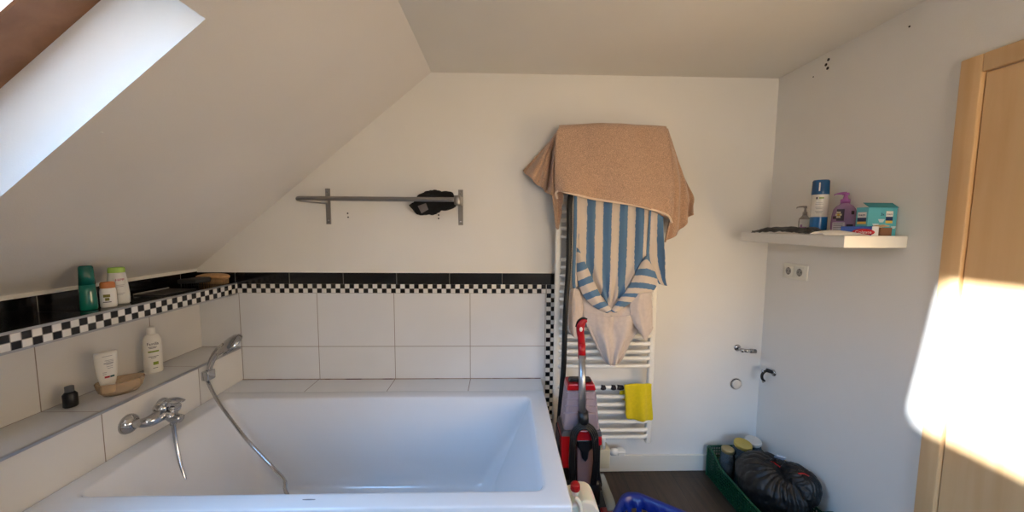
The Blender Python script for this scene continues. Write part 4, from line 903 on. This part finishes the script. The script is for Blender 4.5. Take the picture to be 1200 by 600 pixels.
# thin black tray, dark brush, wooden brush
ty = thing('black_tray', 'thin black tray lying on the black tiled shelf', 'tray', (-1.64, -.33, UZ))
mb = MB(); mb.box(-1.71, -1.57, -.42, -.24, UZ, UZ + .004, .001, 1); mb.build('plate', M_blackp, ty)
mb = MB(); mb.box(-1.713, -1.707, -.42, -.24, UZ, UZ + .010, .001, 1); mb.build('lip', mat('tray_lip', (150, 150, 146), .3), ty)
b1 = thing('flat_brush', 'dark grey flat hairbrush beside the wooden brush on the black shelf', 'brush', (-1.62, -.17, UZ))
mb = MB(); mb.prism([(-1.69, -.215), (-1.600, -.205), (-1.575, -.14), (-1.60, -.105), (-1.67, -.10)], 2, UZ + .022, UZ + .046, .006); mb.build('pad', mat('dark_grey_rubber', (30, 29, 29), .6), b1)
mb = MB()
for i in range(7):
    for j in range(6): x, y = -1.672 + i * .012, -.190 + j * .014; mb.cyl((x, y, UZ + .001), (x, y, UZ + .024), .0012, n=5)
mb.build('bristles', M_blackp, b1)
b2 = thing('wooden_brush', 'wooden bath brush with pale bristles near the corner of the black shelf', 'brush', (-1.60, -.07, UZ))
mb = MB(); mb.tube([(-1.70, -.07, UZ + .040), (-1.66, -.07, UZ + .043), (-1.60, -.07, UZ + .044), (-1.55, -.072, UZ + .041), (-1.535, -.073, UZ + .036)], [.014, .026, .030, .028, .016], 16, sub=5, flat=.55); mb.build('back', M_brushwood, b2)
mb = MB()
for i in range(20):
    for j in range(5): x, y = -1.675 + i * .0068, -.090 + j * .009; mb.cyl((x, y, UZ + .001), (x + .002 * math.sin(i), y, UZ + .038), .0022, n=5)
mb.build('bristles', mat('bristle_tan', (172, 136, 98), .8), b2)
# ------------------------------------------------------------------ toiletries on the lower ledge
LZ = .798
p = put(180.5, 436, LZ)
t = thing('lotion_bottle', 'white lotion bottle with green lettering standing on the lower ledge', 'bottle', p, face_cam(p) + .08); t.scale = (1, 1, 1.36)
M_wb = mat('white_bottle', (226, 222, 212), .3, coat=.2)
mb = MB(); mb.lathe([(.031, 0), (.034, .005), (.0345, .09), (.033, .120), (.026, .134), (.015, .139)], n=36, sy=.62); mb.build('bottle', M_wb, t, local=True)
mb = MB(); mb.lathe([(.015, .138), (.016, .140), (.0155, .160), (.014, .164), (.001, .165)], n=28); mb.build('cap', M_wb, t, local=True)
text('Familia', .0155, M_ink, t, wrap=(.0348, .0216), z0=.101, a0=.05)
mb = MB(); patch(mb, .0345, .0214, -.5, .65, .0755, .081, n=10); patch(mb, .0345, .0214, -.05, .5, .030, .041, n=8); mb.build('green_print', mat('leaf_ink', (130, 150, 50), .5), t, local=True)
mb = MB()
for z, a_, b_ in ((.094, -.45, .45), (.090, -.35, .35), (.060, -.5, .55), (.055, -.25, .3), (.018, -.1, .4)): patch(mb, .0345, .0214, a_, b_, z, z + .0016, n=8)
mb.build('small_print', M_ink, t, local=True)
# soap dish with an upside-down bottle
pd_ = Vector((-1.622, -.592, LZ))
t = thing('soap_dish', 'translucent peach coloured oval bowl on the lower ledge', 'bowl', pd_, .9); t.scale = (.95, 1, 1.55)
M_peach = mat('peach_plastic', (236, 212, 182), .15, trans=.72, ior=1.12)
mb = MB(); mb.lathe([(.001, .004), (.045, .0035), (.058, .014), (.066, .036), (.0675, .037), (.069, .0355), (.061, .012), (.047, 0), (.001, 0)], n=40, sx=1.15, sy=.80); mb.build('bowl', M_peach, t, local=True)
p = Vector((-1.652, -.612, LZ + .008))
t = thing('squeeze_bottle', 'white squeeze bottle standing upside down in the peach bowl', 'bottle', p, face_cam(p) + .15); t.scale = (1.15, 1.1, 1.30)
mb = MB(); mb.lathe([(.001, 0), (.0175, .0), (.018, .004), (.0175, .026)], n=28, sy=.8); mb.build('cap', M_wb, t, local=True)
mb = MB(); mb.lathe([(.018, .026), (.021, .034), (.026, .060), (.029, .095), (.030, .125), (.029, .134), (.001, .136)], n=36, sy=.5); mb.build('bottle', M_wb, t, local=True)
mb = MB()
for z, a_, b_ in ((.122, -.4, .5), (.108, -.2, .6), (.104, -.1, .6), (.094, -.1, .6), (.088, -.1, .5), (.082, 0, .5), (.070, -.5, -.1), (.064, -.5, -.15)): patch(mb, .029 - (.13 - z) * .06, .0145 - (.13 - z) * .03, a_, b_, z, z + .0014, .0012, 6)
patch(mb, .0285, .0143, -.3, .55, .098, .101, .0013, 6); mb.build('small_print', M_inkg, t, local=True)
mb = MB(); patch(mb, .0256, .0128, -.35, .15, .052, .058, .001, 6); mb.build('red_print', mat('ink_red', (170, 40, 50), .5), t, local=True)
mb = MB(); patch(mb, .0256, .0128, .18, .65, .052, .058, .001, 6); mb.build('teal_print', mat('ink_teal', (40, 90, 90), .5), t, local=True)
# dark tube end and violet item at the very left of the ledge
p = Vector((-1.690, -.715, LZ))
t = thing('dark_bottle', 'small black bottle at the far left of the lower ledge', 'bottle', p, 0)
mb = MB(); mb.lathe([(.018, 0), (.021, .004), (.021, .05), (.012, .062)], n=24); mb.build('bottle', M_blackp, t, local=True)
mb = MB(); mb.lathe([(.013, .060), (.013, .082), (.001, .083)], n=20); mb.build('cap', M_grey, t, local=True)

# stains on the tile joint behind the tub and speck on the slope
mb = MB(); q = atz(119, 155, 1.772); MB().b.free()
x = -1.131; mb.ball((x - nrm.x * .0005, -1.053, zs(x) - .0005), .004, .004, .002, 8); sp_ = mb.build('plaster_chip', M_white, bpy.data.objects['ceiling_slope'])
